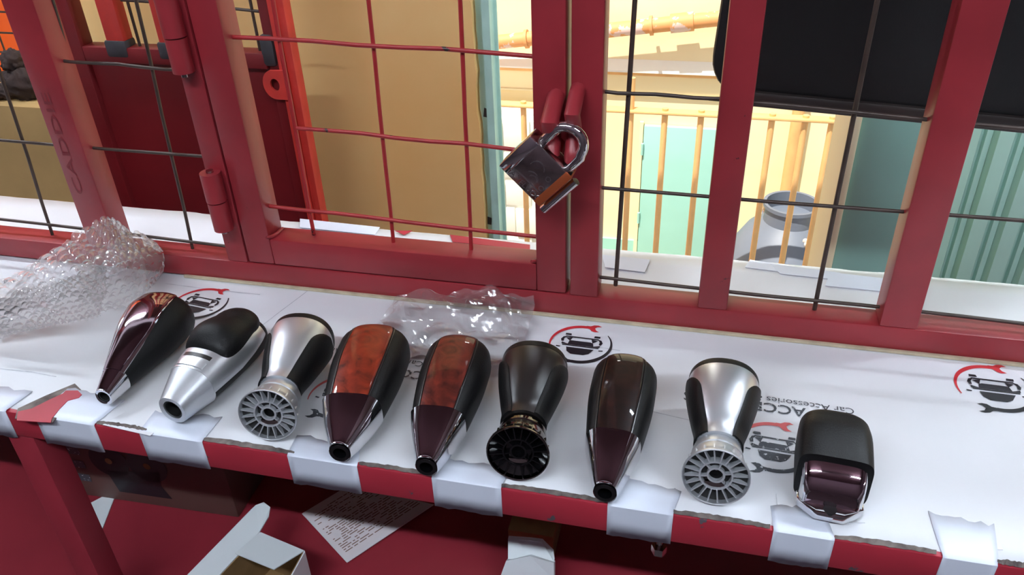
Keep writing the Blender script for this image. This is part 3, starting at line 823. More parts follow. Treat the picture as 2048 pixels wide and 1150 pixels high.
# right bays
wire_px('cross_wire', fr, (1204, 183), (1460, 199), 0.013, M['wire_dark'], ext=(0.02, 0.02))
wire_px('cross_wire', fr, (1440, 199), (2700, 319), 0.013, M['wire_dark'], ext=(0.02, 0.02))
wire_px('cross_wire', fr, (1196, 376), (2640, 488), 0.013, M['wire_dark'], ext=(0.02, 0.02))
wire_px('cross_wire', fr, (1194, 554), (2560, 702), 0.013, M['wire_dark'], ext=(0.02, 0.02))
wire_px('upright_wire', fr, (1270, 0), (1232, 558), 0.016, M['wire_dark'], 0.0019, ext=(0.4, 0.03))
wire_px('upright_wire', fr, (1755, 0), (1630, 612), 0.016, M['wire_dark'], 0.0019, ext=(0.4, 0.03))

# strip of pale board under the rail
box('packing_strip', (-0.50, -0.0028, ZC - 0.0004), (0.70, -0.0002, ZC + 0.0022), M['strip'], fr, label='pale board strip under the rail')

V, F = text_geo('CADDIE', 0.020)
mx_ = -0.5925; mz_ = Py(122, 290, 0.0)[2]
mesh('marker_writing', [(mx_ - y * 0.62, -0.0004, mz_ + x * 1.45) for x, y, z in V], F, mat('faded_marker', srgb(112, 32, 40), 0.6), fr, label='faded dark marker writing')

gt = thing('grille_gate', 'red hinged grille gate with square wire mesh, padlocked at right', 'gate', (-0.26, 0.0125, ZC + 0.025))
GX0, GX1 = -0.4225, -0.1085
GZ0 = ZC + 0.0250; GZ1 = ZC + 0.0525
box('stile', (GX0, -0.0006, GZ0), (GX0 + 0.0275, DY, ZT), M['red'], gt, bevel=0.0015)
box('stile', (GX1 - 0.0265, -0.0006, GZ0), (GX1, DY, ZT), M['red'], gt, bevel=0.0015)
box('bottom_rail', (GX0 + 0.0275, -0.0006, GZ0), (GX1 - 0.0265, DY, GZ1), M['red'], gt, bevel=0.0015)
for p0, p1 in (((462, 73), (1070, 111)), ((594, 255), (1072, 303)), ((526, 410), (1072, 474))):
    wire_px('cross_wire', gt, p0, p1, 0.013, M['wire_red'], 0.0019)
for p0, p1, e in (((545, 0), (628, 470), 0.4), ((737, 0), (788, 494), 0.4), ((920, 0), (943, 508), 0.4)):
    wire_px('upright_wire', gt, p0, p1, 0.016, M['wire_red'], 0.0019, ext=(e, 0.03))
# weld bead in the lower corners
for cx in (GX0 + 0.0285, GX1 - 0.0275):
    path = [(cx - 0.003, -0.001, GZ1 + 0.003), (cx, 0.003, GZ1 + 0.001), (cx + 0.002, 0.010, GZ1 + 0.001), (cx + 0.002, 0.022, GZ1 + 0.0005)]
    tube('weld_bead', path, [0.0016, 0.0022, 0.0020, 0.0016], M['red'], gt, 8)
# hinges: knuckle barrels on the hinge post
for z0, z1 in ((Py(440, 400, -0.006)[2], Py(440, 345, -0.006)[2]), (Py(360, 72, -0.006)[2], Py(360, 72, -0.006)[2] + 0.05)):
    hx = -0.4360
    h = thing('hinge', 'red painted barrel hinge low on the gate post' if z0 < ZC + 0.15 else 'red painted barrel hinge high on the gate post, cut by the frame top', 'hinge', (hx, -0.006, z0 - 0.03))
    tube('barrel', [(hx, -0.0070, z0), (hx, -0.0070, z1)], 0.0095, M['red'], h, 18)
    tube('barrel', [(hx, -0.0070, z0 - 0.030), (hx, -0.0070, z0 - 0.0012)], 0.0092, M['red'], h, 18)
    tube('pin', [(hx, -0.0070, z0 - 0.034), (hx, -0.0070, z1 + 0.002)], 0.0035, M['steel_worn'], h, 10)
# hasp lugs
def lug(name, parent, x, ztop, zbot, reach, r, label):
    pts = []
    zm = (ztop + zbot) / 2; hh = (ztop - zbot) / 2
    pts.append((x, 0.004, ztop)); pts.append((x, -0.006, ztop - 0.002))
    for k in range(0, 9):
        a = math.radians(70 - 160 * k / 8)
        pts.append((x, -reach + 0.012 - 0.012 * math.cos(math.radians(90 - abs(90 - (20 + 160 * k / 8)))) , zm - 0.006 + (hh - 0.004) * math.sin(a)))
    pts.append((x, -0.004, zbot + 0.001)); pts.append((x, 0.004, zbot + 0.002))
    return tube(name, pts, r, M['red'], parent, 12, label=label)
lz1 = Py(1112, 192, 0)[2]; lz0 = Py(1112, 292, 0)[2]
lug('hasp_lug', gt, Py(1107, 240, -0.012)[0], lz1, lz0, 0.028, 0.0072, 'thick bent hasp lug')
rz1 = Py(1157, 178, 0)[2]; rz0 = Py(1155, 286, 0)[2]
lug('hasp_lug', fr, Py(1150, 240, -0.012)[0], rz1, rz0, 0.026, 0.0062, 'thick bent hasp lug')

# padlock, hanging aslant on the lugs
pc = Py(1076, 335, -0.026)
pk = thing('padlock', 'worn chrome padlock hanging aslant through the gate lugs', 'padlock', pc, (0.0, math.radians(44), math.radians(-4)))
BW, BH, BD = 0.0222, 0.0195, 0.0090
box('body', (-BW, -BD, -BH), (BW, BD, BH), M['steel_worn'], pk, bevel=0.0016, local=True)
box('side_face', (BW - 0.0065, -BD - 0.0005, -BH + 0.0002), (BW + 0.0006, BD + 0.0004, BH - 0.0002), mat('orange_brown_reflection', srgb(190, 96, 58), 0.3, metal=0.6), pk, bevel=0.0012, local=True, label='side face in an orange brown reflection tone')  # orange brown reflection put into the colour of this side
box('end_band', (-BW - 0.0006, -BD - 0.0004, -BH + 0.0005), (-BW + 0.009, BD + 0.0004, BH - 0.0005), M['chrome'], pk, bevel=0.0012, local=True, label='dark polished end band')
tube('side_rod', [(BW + 0.0055, -0.002, -BH - 0.003), (BW + 0.0055, -0.002, BH - 0.003)], 0.0036, M['chrome'], pk, 12, local=True, label='polished steel rod')
path = [(-BW + 0.010, 0, BH - 0.004), (-BW + 0.010, 0, BH + 0.012)]
rad = BW - 0.0085
for k in range(1, 16):
    a = math.pi - math.pi * k / 16
    path.append((0.001 + rad * math.cos(a), 0, BH + 0.012 + rad * math.sin(a)))
path += [(BW - 0.006, 0, BH + 0.012), (BW - 0.006, 0, BH - 0.004)]
tube('shackle', path, 0.0042, M['chrome'], pk, 14, local=True)
def engrave(V, F, nm, off, sc=1.0):
    V = [(off[0] + x * sc, -BD - 0.0004, off[1] + y * sc) for x, y in V]
    mesh(nm, V, F, M['chrome'], pk, local=True, solid=0.0003)
V, F = text_geo('TA.YELUOC', 0.0068); engrave([(v[0], v[1]) for v in V], F, 'lettering', (0.001, -0.0150))
engrave([(-0.0125, -0.0004), (0.0125, -0.0004), (0.0125, 0.0004), (-0.0125, 0.0004)], [(0, 1, 2, 3)], 'engraved_line', (0.001, -0.0100))
for r0, c0, a0, a1 in ((0.0065, (-0.0010, 0.0035), 20, 190), (0.0065, (0.0015, -0.0068), 20, 150), (0.0040, (0.0030, -0.0062), 10, 170), (0.0024, (0.0112, 0.0040), 0, 350), (0.0024, (0.0128, -0.0060), 0, 350)):
    V, F = arc_pts(lambda u: r0, lambda u: r0 - 0.0008, a0, a1, 18); engrave(V, F, 'engraved_mark', c0)

# ------------------------------------------------------------------ gear knobs
def place_knob(name, label, px, py, z, ang, group='car gear knobs lying in a row on the counter'):
    p = Pz(px, py, z)
    return thing(name, label, 'gear knob', (p[0], p[1], ZC + 0.0012), (0, 0, -math.radians(ang)), group)

def wood_knob(label, px, py, ang, wood, tip_top, s=1.0, wid=1.0, flat_end=False):
    t = place_knob('gear_knob', label, px, py, 0.014, ang)
    L = 0.124 * s
    TL = 0.0355 * s
    # body sections (y, cx, cz, w, h, n)
    keys = [(TL - 0.001, 0, 0.0195, 0.0195 * wid, 0.0170, 3.0), (TL + 0.018, 0, 0.0215, 0.0222 * wid, 0.0195, 2.9), (TL + 0.042, 0, 0.0230, 0.0248 * wid, 0.0215, 2.8), (L - 0.022, 0, 0.0235, 0.0252 * wid, 0.0220, 2.7)]
    secs = crom(keys, 6)
    body = secs + round_end(keys[-1], 0.020, 8, 0.75)
    loft('leather_body', body, M['leather'], t)
    psec = secs[0:] + round_end(keys[-1], 0.0206, 8, 0.75)[:6]
    shell('wood_panel', psec, lambda u: 62, lambda u: 118, 0.0009, wood, t, label='glossy burl wood top')
    for a0, a1 in ((119.0, 123.0), (57.0, 61.0)):
        shell('piping', psec[:-1], a0, a1, 0.0006, M['black_satin'], t, n=4)
    tk = [(0.0, 0, 0.0128, 0.0078, 0.0088, 2.4), (0.004, 0, 0.0131, 0.0092, 0.0098, 2.8), (TL * 0.55, 0, 0.0165, 0.0150 * wid, 0.0142, 3.2), (TL, 0, 0.0197, 0.0203 * wid, 0.0178, 3.2)]
    ts = crom(tk, 6)
    hole = 0.0062
    inner = [(0.012, 0, 0.0128, hole, hole, 2.0), (0.0004, 0, 0.0128, hole, hole, 2.0)]
    tip = loft('chrome_tip', inner + ts, M['chrome'], t, cap1=True, label='tapered chrome tip')
    shell('tip_face', ts[1:], 60, 120, 0.0003, tip_top, tip, thick=0.0008, label='chrome face with its dark reflection painted in')  # dark ceiling reflection put into the face colour
    lathe('socket', [(0.0001, 0.010), (hole - 0.0003, 0.010), (hole - 0.0003, -0.0001), (0.0076, -0.0001), (0.0080, -0.0006), (0.0074, -0.0012), (hole - 0.0014, -0.0010), (hole - 0.0016, 0.0085), (0.0001, 0.0085)], M['black_gloss'], tip, 28, 'y', center=(0, 0, 0.0128))
    return t

k4 = wood_knob('gear knob with bright red burl wood top, larger of the two reddish ones', 680, 905, -7.0, M['wood_red'], M['chrome_dark'], 1.02, 1.13)
k5 = wood_knob('gear knob with darker red burl wood top, beside the all black knob', 853, 933, -3.6, M['wood_mid'], M['chrome_dark'], 1.01, 1.02)
k7 = wood_knob('gear knob with near black wood top and chrome tip', 1210, 985, 0.2, M['wood_dark'], M['chrome_dark'], 1.0, 0.96)

def flared_knob(label, px, py, ang, shell_m, ring_m, rib_m, s=1.0):
    t = place_knob('gear_knob', label, px, py, 0.026, ang)
    s_ = s
    cz0, cz1 = 0.0230 * s, 0.0255 * s
    keys = [(0.0290, 0, cz0, 0.0155, 0.0150, 2.1), (0.038, 0, cz0 + 0.0003, 0.0160, 0.0156, 2.1), (0.050, 0, cz1 - 0.001, 0.0190, 0.0185, 2.2), (0.070, 0, cz1, 0.0235, 0.0222, 2.25), (0.086, 0, cz1, 0.0258, 0.0238, 2.3), (0.093, 0, cz1, 0.0254, 0.0234, 2.3)]
    keys = [(k[0] * s, k[1], k[2], k[3] * s, k[4] * s, k[5]) for k in keys]
    secs = crom(keys, 6)
    loft('body', secs, shell_m, t, label='satin silver body' if shell_m is M['silver'] else None)
    end = keys[-1]
    capk = [(end[0] - 0.002, 0, end[2], end[3] + 0.0004, end[4] + 0.0004, 2.3), (end[0] + 0.003, 0, end[2], end[3] + 0.0002, end[4] + 0.0002, 2.3)]
    loft('end_cap', capk + round_end(capk[-1], 0.006 * s, 6, 0.55), M['leather'], t)
    gs = secs[0:25]
    def ga(u): return 60 - 14 * u - 30 * max(0.0, (u - 0.72) / 0.28) ** 2
    shell('grip', gs, ga, -62, 0.0013, M['leather'], t, n=22)
    shell('grip', gs, lambda u: 180 - ga(u), 242, 0.0013, M['leather'], t, n=22)
    # underside leather strip
    shell('grip_underside', secs[0:30], 235, 305, 0.0009, M['leather'], t, n=12)
    # flared foot: rings and cup, tipped up a little
    foot = []
    R = 0.0222 * s
    prof = [(0.0010, 0.010), (0.0045, 0.010), (0.0045, 0.0060), (0.0090, 0.0060), (0.0095, 0.0085), (R - 0.0018, 0.0040), (R - 0.0012, 0.0004), (R - 0.0005, 0.0), (R, 0.0006), (R, 0.0020), (R - 0.0008, 0.0036), (R - 0.0026, 0.0070), (R - 0.0034, 0.0105), (R - 0.0036, 0.0155), (R - 0.0040, 0.0165), (R - 0.0056, 0.0172), (R - 0.0060, 0.0188), (R - 0.0050, 0.0200), (R - 0.0048, 0.0240), (R - 0.0056, 0.0285), (R - 0.0062, 0.0300), (0.012, 0.0305)]
    tilt = Matrix.Rotation(math.radians(-9), 4, 'X')
    def F_(v): return tuple(tilt @ Vector(v) + Vector((0, 0, cz0)))
    def foot_mesh(nm, VV, FF, m, par, lab=None): return mesh(nm, [F_(v) for v in VV], FF, m, par, smooth=True, local=True, label=lab, angle=0.6)
    V, F = [], []; n = 44
    for (r, h) in prof:
        for k in range(n):
            a = 2 * math.pi * k / n; V.append((r * math.cos(a), h, r * math.sin(a)))
    for i in range(len(prof) - 1):
        for k in range(n): F.append((i * n + k, i * n + (k + 1) % n, (i + 1) * n + (k + 1) % n, (i + 1) * n + k))
    cup_in = [f for i, f in enumerate(F) if i < 5 * n]
    cup_out = [f for i, f in enumerate(F) if i >= 5 * n]
    ft = foot_mesh('foot', V, cup_out, ring_m, t, 'flared ring foot')
    foot_mesh('cup', V, cup_in, M['black_gloss'] if rib_m is M['black_gloss'] else M['black_void'], ft)
    # inner ring and bore
    def ringm(nm, r0, r1, h0, h1, m, lab=None):
        VV, FF = [], []
        for r, h in ((r0, h1), (r0, h0), (r1, h0), (r1, h1)):
            for k in range(32):
                a = 2 * math.pi * k / 32; VV.append((r * math.cos(a), h, r * math.sin(a)))
        for i in range(3):
            for k in range(32): FF.append((i * 32 + k, i * 32 + (k + 1) % 32, (i + 1) * 32 + (k + 1) % 32, (i + 1) * 32 + k))
        foot_mesh(nm, VV, FF, m, ft, lab)
    ringm('inner_ring', 0.0112 * s, 0.0100 * s, 0.0022, 0.0085, rib_m)
    ringm('bore_ring', 0.0060 * s, 0.0046 * s, 0.0028, 0.0100, rib_m)
    # a key below the bore
    kv = [(-0.0055, 0.0030, -0.0092), (0.0055, 0.0030, -0.0092), (0.0068, 0.0030, -0.0058), (-0.0068, 0.0030, -0.0058)]
    VV = kv + [(x, 0.0085, z) for x, y, z in kv]
    foot_mesh('key_block', VV, BF, M['steel_worn'], ft)
    rib_me = None
    for k in range(20):
        a = 2 * math.pi * (k + 0.5) / 20
        if rib_me is None:
            w = 0.00042
            VV = [Vector(v) for v in bxv((0.0108 * s, 0.0018, -w), (R - 0.0012, 0.0085, w))]
            rib = foot_mesh('rib', [(v.x, v.y, v.z) for v in VV], BF, rib_m, ft)
            me = rib.data; base = [v.co.copy() for v in me.vertices]; rib_me = me
            rib.matrix_local = Matrix.Identity(4)
        else:
            rib = bpy.data.objects.new('rib', rib_me); col.objects.link(rib); rib.parent = ft
        # turn about the foot axis
        T = Matrix.Translation((0, 0, cz0)) @ tilt @ Matrix.Rotation(a, 4, 'Y') @ tilt.inverted() @ Matrix.Translation((0, 0, -cz0))
        rib.matrix_local = T
    for k in range(6):
        a = 2 * math.pi * (k + 0.25) / 6
        if k in (4,): continue
        w = 0.0005
        c_, s2 = math.cos(a), math.sin(a)
        VV = [(v[0] * c_ - v[2] * s2, v[1], v[0] * s2 + v[2] * c_) for v in bxv((0.0058 * s, 0.0030, -w), (0.0102 * s, 0.0085, w))]
        foot_mesh('spoke', VV, BF, rib_m, ft)
    return t

flared_knob('silver gear knob with ribbed round foot, left of the red burl wood knob', 533, 828, -9.0, M['silver'], M['silver'], M['silver_soft'], 1.0)
flared_knob('all black gear knob with ribbed round foot and dark chrome rings', 1035, 905, -5.0, M['black_satin'], M['chrome_black'], M['black_gloss'], 1.0)
flared_knob('silver gear knob with ribbed round foot, next to the square black knob', 1432, 952, 1.6, M['silver'], M['silver'], M['silver_soft'], 1.0)

# leftmost: smoked chrome knob
t = place_knob('gear_knob', 'smoked chrome gear knob with black leather sides, leftmost in the row', 208, 797, 0.012, -3.0)
keys = [(0.018, 0, 0.0150, 0.0110, 0.0110, 2.4), (0.040, 0, 0.0190, 0.0175, 0.0160, 2.4), (0.062, 0, 0.0225, 0.0245, 0.0205, 2.4), (0.082, 0, 0.0245, 0.0285, 0.0230, 2.3), (0.094, 0, 0.0245, 0.0280, 0.0225, 2.3)]
secs = crom(keys, 6)
loft('leather_body', secs + round_end(keys[-1], 0.016, 8, 0.7), M['leather'], t)
ps = secs + round_end(keys[-1], 0.0164, 8, 0.7)[:5]
shell('mirror_panel', ps, lambda u: 56 + 6 * u, lambda u: 124 - 6 * u, 0.0012, M['chrome_dark'], t, label='smoked mirror top panel')
shell('chrome_edge', ps[:16], lambda u: 36 + 22 * u, lambda u: 57 + 2 * u, 0.0009, M['chrome'], t, n=6)
shell('chrome_edge', ps[:24], lambda u: 144 - 18 * u, lambda u: 123 - 3 * u, 0.0009, M['chrome'], t, n=6)
ts = crom([(0.0, 0, 0.0120, 0.0068, 0.0072, 2.3), (0.003, 0, 0.0122, 0.0076, 0.0078, 2.6), (0.019, 0, 0.0150, 0.0116, 0.0114, 2.6)], 5)
tip = loft('chrome_tip', [(0.010, 0, 0.0120, 0.0052, 0.0052, 2), (0.0004, 0, 0.0120, 0.0052, 0.0052, 2)] + ts, M['chrome'], t)
shell('tip_face', ts[4:], 58, 122, 0.0003, M['chrome_dark'], tip, thick=0.0008)
lathe('socket', [(0.0001, 0.0085), (0.0049, 0.0085), (0.0049, 0.001), (0.004, 0.001), (0.004, 0.007), (0.0001, 0.007)], M['black_void'], tip, 20, 'y', center=(0, 0, 0.0120))

# second: silver body with black domed top
t = place_knob('gear_knob', 'silver gear knob with black domed leather head, second from the left', 345, 822, 0.015, 6.0)
keys = [(0.026, 0, 0.0190, 0.0190, 0.0165, 2.5), (0.044, 0, 0.0205, 0.0215, 0.0185, 2.5), (0.062, 0, 0.0210, 0.0228, 0.0190, 2.5), (0.085, 0, 0.0205, 0.0225, 0.0180, 2.5), (0.096, 0, 0.0200, 0.0210, 0.0165, 2.4)]
secs = crom(keys, 6)
loft('leather_body', secs + round_end(keys[-1], 0.012, 7, 0.7), M['leather'], t)
shell('silver_shell', secs[:12], -8, 188, 0.0014, M['silver'], t, n=40, label='satin silver front shell')
shell('silver_wing', secs[11:], lambda u: -8 + 18 * u, lambda u: 74 - 8 * u, 0.0014, M['silver'], t, n=16, label='silver side wing with small lettering')
shell('silver_wing', secs[11:], lambda u: 106 + 8 * u, lambda u: 188 - 18 * u, 0.0014, M['silver'], t, n=16, label='silver side wing')
dome = crom([(0.0445, 0, 0.0325, 0.0150, 0.0050, 2.3), (0.050, 0, 0.0335, 0.0205, 0.0125, 2.3), (0.064, 0, 0.0350, 0.0222, 0.0175, 2.3), (0.084, 0, 0.0330, 0.0200, 0.0150, 2.3)], 6)
loft('domed_head', dome + round_end(dome[-1], 0.022, 8, 0.7), M['leather'], t, label='black leather dome')
shell('slot_groove', secs[4:6], 58, 122, 0.0017, M['black_satin'], t, n=16)
shell('slot_rim', secs[1:4], 60, 120, 0.0023, M['silver'], t, n=16)
ts = crom([(0.0, 0, 0.0145, 0.0118, 0.0118, 2.2), (0.003, 0, 0.0148, 0.0128, 0.0124, 2.3), (0.027, 0, 0.0192, 0.0202, 0.0178, 2.5)], 6)
tip = loft('silver_tip', [(0.012, 0, 0.0145, 0.0084, 0.0084, 2), (0.0004, 0, 0.0145, 0.0084, 0.0084, 2)] + ts, M['silver'], t)
lathe('socket', [(0.0001, 0.0105), (0.0081, 0.0105), (0.0081, 0.0012), (0.0070, 0.0010), (0.0070, 0.009), (0.0001, 0.009)], M['black_void'], tip, 22, 'y', center=(0, 0, 0.0145))

# rightmost: square black leather cap on a chrome base
t = place_knob('gear_knob', 'square black leather gear knob with short chrome base, rightmost in the row', 1658, 1030, 0.006, 4.0)
keys = [(0.016, 0, 0.0205, 0.0232, 0.0200, 5.5), (0.028, 0, 0.0216, 0.0234, 0.0211, 5.0), (0.044, 0, 0.0222, 0.0236, 0.0217, 4.4), (0.056, 0, 0.0215, 0.0230, 0.0206, 3.8)]
secs = crom(keys, 6)
loft('leather_cap', secs + round_end(keys[-1], 0.013, 8, 0.55), M['leather'], t)
ts = [(0.0035, 0, 0.0120, 0.0165, 0.0100, 4.0), (0.006, 0, 0.0140, 0.0188, 0.0125, 4.4), (0.011, 0, 0.0170, 0.0196, 0.0155, 4.8), (0.018, 0, 0.0188, 0.0200, 0.0175, 5.0)]
base = loft('chrome_base', ts, M['chrome_dark'], t, label='mirror chrome base')
shell('base_edge', ts, -50, 40, 0.0005, M['chrome'], base, n=14)
shell('base_edge', ts, 140, 230, 0.0005, M['chrome'], base, n=14)
prism('base_flange', [(-0.0212, 0.017, 0.0015), (-0.0212, 0.006, 0.0015), (-0.009, -0.0035, 0.0015), (0.009, -0.0035, 0.0015), (0.0212, 0.006, 0.0015), (0.0212, 0.017, 0.0015)], (0, 0, 0.0075), M['chrome'], t, bevel=0.0018, local=True, label='six sided chrome flange')
lathe('socket', [(0.0001, 0.0002), (0.0042, 0.0002), (0.0042, -0.003), (0.0001, -0.003)], M['black_void'], base, 18, 'z', center=(0, 0.0008, 0.0092))

# ------------------------------------------------------------------ clear plastic: bubble wrap and bag
def film_patch(name, ctrl, m, parent,  nu=90, nv=60, bub=0.0, pitch=0.011, crump=0.004, seed=0.0, cfreq=22.0):
    """ctrl: grid of (px, py, z) control points, smoothed into a crumpled film"""
    G = [[Vector(Pz(px, py, z)) for px, py, z in row] for row in ctrl]
    rows = [crom([tuple(v) for v in row], max(1, nu // (len(row) - 1))) for row in G]
    cols = list(zip(*rows))
    pts = [crom([tuple(v) for v in c], max(1, nv // (len(G) - 1))) for c in cols]
    V, F = [], []
    A, B = len(pts), len(pts[0])
    for i in range(A):
        for j in range(B):
            p = Vector(pts[i][j])
            edge = min(i, A - 1 - i, j, B - 1 - j) / 6.0
            d = crump * (abs(fbm(p.x * cfreq + seed, p.y * cfreq, p.z * cfreq + seed, 3)) * 1.6)
            p += Vector((crump * 0.5 * fbm(p.x * cfreq, p.y * cfreq + seed, 1.3), crump * 0.5 * fbm(p.y * cfreq, seed, p.x * cfreq), d))
            if bub > 0:
                u = i / A * 0.30; v = j / B * 0.20
                row = round(v / (pitch * 0.866)); uo = 0.5 * pitch if row % 2 else 0
                du = (u - uo) / pitch; du = (du - round(du)) * pitch; dv = v - row * pitch * 0.866
                q = (du * du + dv * dv) ** 0.5 / (pitch * 0.46)
                if q < 1: p.z += bub * (1 - q ** 4)
            p.z = max(p.z, ZC + 0.0018); p.y = min(p.y, -0.0065)
            V.append(tuple(p))
    for i in range(A - 1):
        for j in range(B - 1): F.append((i * B + j, (i + 1) * B + j, (i + 1) * B + j + 1, i * B + j + 1))
    return mesh(name, V, F, m, parent, smooth=False)

bw = thing('bubble_wrap', 'crumpled clear bubble wrap against the red rail at left', 'bubble wrap', Pz(150, 580, 0.0))
film_patch('sheet', [[(-40, 585, 0.020), (60, 540, 0.045), (150, 480, 0.060), (222, 440, 0.060), (262, 470, 0.040)],
                     [(-50, 610, 0.030), (50, 585, 0.050), (140, 545, 0.062), (220, 500, 0.058), (270, 500, 0.045)],
                     [(-40, 650, 0.022), (50, 630, 0.036), (150, 600, 0.040), (230, 565, 0.038), (290, 545, 0.030)],
                     [(-20, 690, 0.002), (70, 672, 0.003), (150, 648, 0.003), (220, 632, 0.003), (292, 606, 0.003)]], M['film'], bw, 160, 105, 0.0042, 0.019, 0.006, 1.0, 14)
film_patch('fold', [[(150, 545, 0.050), (220, 500, 0.060), (270, 470, 0.052), (318, 470, 0.034)],
                    [(160, 570, 0.042), (235, 540, 0.050), (290, 505, 0.045), (338, 500, 0.026)],
                    [(180, 600, 0.020), (245, 580, 0.026), (300, 555, 0.022), (334, 535, 0.008)],
                    [(200, 625, 0.004), (250, 610, 0.005), (285, 590, 0.004), (312, 568, 0.003)]], M['film'], bw, 140, 100, 0.0040, 0.026, 0.003, 4.0, 14)
film_patch('fold', [[(-40, 620, 0.044), (60, 585, 0.060), (150, 560, 0.056), (215, 540, 0.046)],
                    [(-40, 650, 0.030), (60, 625, 0.046), (150, 600, 0.044), (215, 590, 0.032)],
                    [(-30, 685, 0.006), (70, 668, 0.010), (140, 650, 0.008), (200, 636, 0.004)]], M['film'], bw, 140, 90, 0.0040, 0.020, 0.007, 7.0, 15)

bg = thing('plastic_bag', 'crumpled clear plastic bag behind the wood topped knobs', 'plastic bag', Pz(930, 650, 0.0))
film_patch('sheet', [[(790, 600, 0.014), (830, 590, 0.020), (900, 594, 0.018), (968, 578, 0.026), (1020, 588, 0.018), (1076, 582, 0.020)],
                     [(770, 632, 0.006), (830, 620, 0.018), (900, 616, 0.022), (975, 608, 0.026), (1030, 612, 0.018), (1074, 618, 0.010)],
                     [(760, 650, 0.003), (840, 650, 0.008), (910, 652, 0.012), (980, 650, 0.012), (1030, 654, 0.010), (1066, 650, 0.005)],
                     [(780, 690, 0.002), (840, 690, 0.004), (910, 700, 0.006), (980, 706, 0.006), (1030, 700, 0.004), (1050, 690, 0.003)],
                     [(800, 722, 0.002), (840, 726, 0.003), (900, 734, 0.003), (970, 738, 0.003), (1020, 735, 0.003), (1040, 728, 0.002)]], M['bag'], bg, 55, 40, 0.0, 1, 0.010, 2.0, 24)

# ------------------------------------------------------------------ things on the lower shelf
ZS = -0.27
def S(px, py, h=0.0): return Pz(px, py, ZS + h)
# printed box
a = Vector(S(140, 986)); b = Vector(S(478, 1036)); ux = (b - a).normalized(); uy = Vector((-ux.y, ux.x, 0))
t = thing('printed_box', 'dark printed carton with two round parts pictured, under the counter', 'box', (a + b) / 2)
def quad_prism(name, a, b, depth, h, m, parent, bevel=0.002):
    d = uy * depth
    return prism(name, [a, b, b + d, a + d], (0, 0, h), m, parent, bevel=bevel)
dep = max(0.02, min(0.07, YK + 0.015 - max(a.y, b.y)))
H = 0.16
quad_prism('carton', a, b, dep, H, M['brown_box'], t)
fz = -uy * 0.0006
def onbox(u, v): return a + (b - a) * u + Vector((0, 0, v * H)) + fz
def disc(nm, u, v, r, m, n=28, off=0):
    P = [onbox(u, v) + ux * (r * math.cos(2 * math.pi * k / n)) + Vector((0, 0, r * math.sin(2 * math.pi * k / n))) - uy * off for k in range(n)]
    mesh(nm, P, [tuple(range(n))], m, t)
disc('printed_disc', 0.34, 0.40, 0.024, M['ink']); disc('printed_disc', 0.56, 0.40, 0.024, M['ink'])
disc('printed_hub', 0.34, 0.40, 0.0045, M['kraft'], 14, 0.0004); disc('printed_hub', 0.56, 0.40, 0.0045, M['kraft'], 14, 0.0004)
P = [onbox(0.33, 0.10), onbox(0.64, 0.10), onbox(0.60, 0.22), onbox(0.62, 0.36), onbox(0.30, 0.30)]
mesh('printed_part', P, [tuple(range(5))], M['ink'], t)
for k in range(3):
    v = 0.16 + 0.13 * k
    mesh('printed_line', [onbox(0.10, v), onbox(0.18, v), onbox(0.18, v + 0.07), onbox(0.10, v + 0.07)], [(0, 1, 2, 3)], M['ink_worn'], t)
# white card scrap
P = [S(176, 1010), S(205, 995), S(229, 997), S(200, 1073)]
o = prism('card_scrap', P, (0, 0, 0.0012), M['card_white']); tag(o, 'small triangular white card scrap lying beside the counter leg', 'card')
# open white carton with long flap
ct = thing('white_carton', 'open white carton with kraft inside and long raised flap, below the counter', 'carton', S(520, 1180))
hC = 0.055
q0 = Vector(S(618, 1150, hC * 0.8)); 
# top rim corners of the open box
A_ = Vector(S(470, 1107, hC)); B_ = Vector(S(608, 1103, hC)); 
A_ = Vector(S(520, 1066, hC)); B_ = Vector(S(608, 1103, hC)); C_ = Vector(S(560, 1190, hC)); D_ = Vector(S(440, 1150, hC))
def wall(nm, p, q, th, m_out):
    n_ = (Vector((q.y - p.y, p.x - q.x, 0))).normalized() * th
    base = ZC + ZS + 0.0005
    prism(nm, [(p.x, p.y, base), (q.x, q.y, base), (q.x + n_.x, q.y + n_.y, base), (p.x + n_.x, p.y + n_.y, base)], (0, 0, p.z - base), m_out, ct)
for p, q in ((A_, B_), (B_, C_), (C_, D_), (D_, A_)): wall('side_panel', p, q, -0.0012, M['card_white'])
for p, q in ((A_, B_), (B_, C_), (C_, D_), (D_, A_)):
    wall('lining', p + (q - p) * 0.02, q - (q - p) * 0.02, 0.0010, M['kraft'])
bs = ZC + ZS + 0.0004
prism('bottom', [(p.x, p.y, bs) for p in (A_, B_, C_, D_)], (0, 0, 0.0012), M['kraft'], ct)
prism('short_flap', [A_, B_, Vector(S(548, 1140, hC + 0.004)), Vector(S(470, 1108, hC + 0.004))], (0, 0, 0.0012), M['card_white'], ct, label='white folded flap')
fl = [Vector(S(370, 1152, hC)), Vector(S(420, 1152, hC)), Vector(S(538, 1026, hC + 0.03)), Vector(S(540, 1012, hC + 0.03)), Vector(S(528, 1004, hC + 0.03)), Vector(S(508, 1008, hC + 0.03))]
fl = [Vector(S(362, 1165, hC)), Vector(S(427, 1165, hC)), Vector(S(519, 1066, hC)), Vector(S(538, 1034, hC)), Vector(S(541, 1016, hC + 0.002)), Vector(S(528, 1006, hC + 0.003)), Vector(S(512, 1012, hC + 0.002)), Vector(S(503, 1020, hC))]
prism('long_flap', fl, (0, 0, 0.0014), M['card_white'], ct, label='long white flap with rounded end')

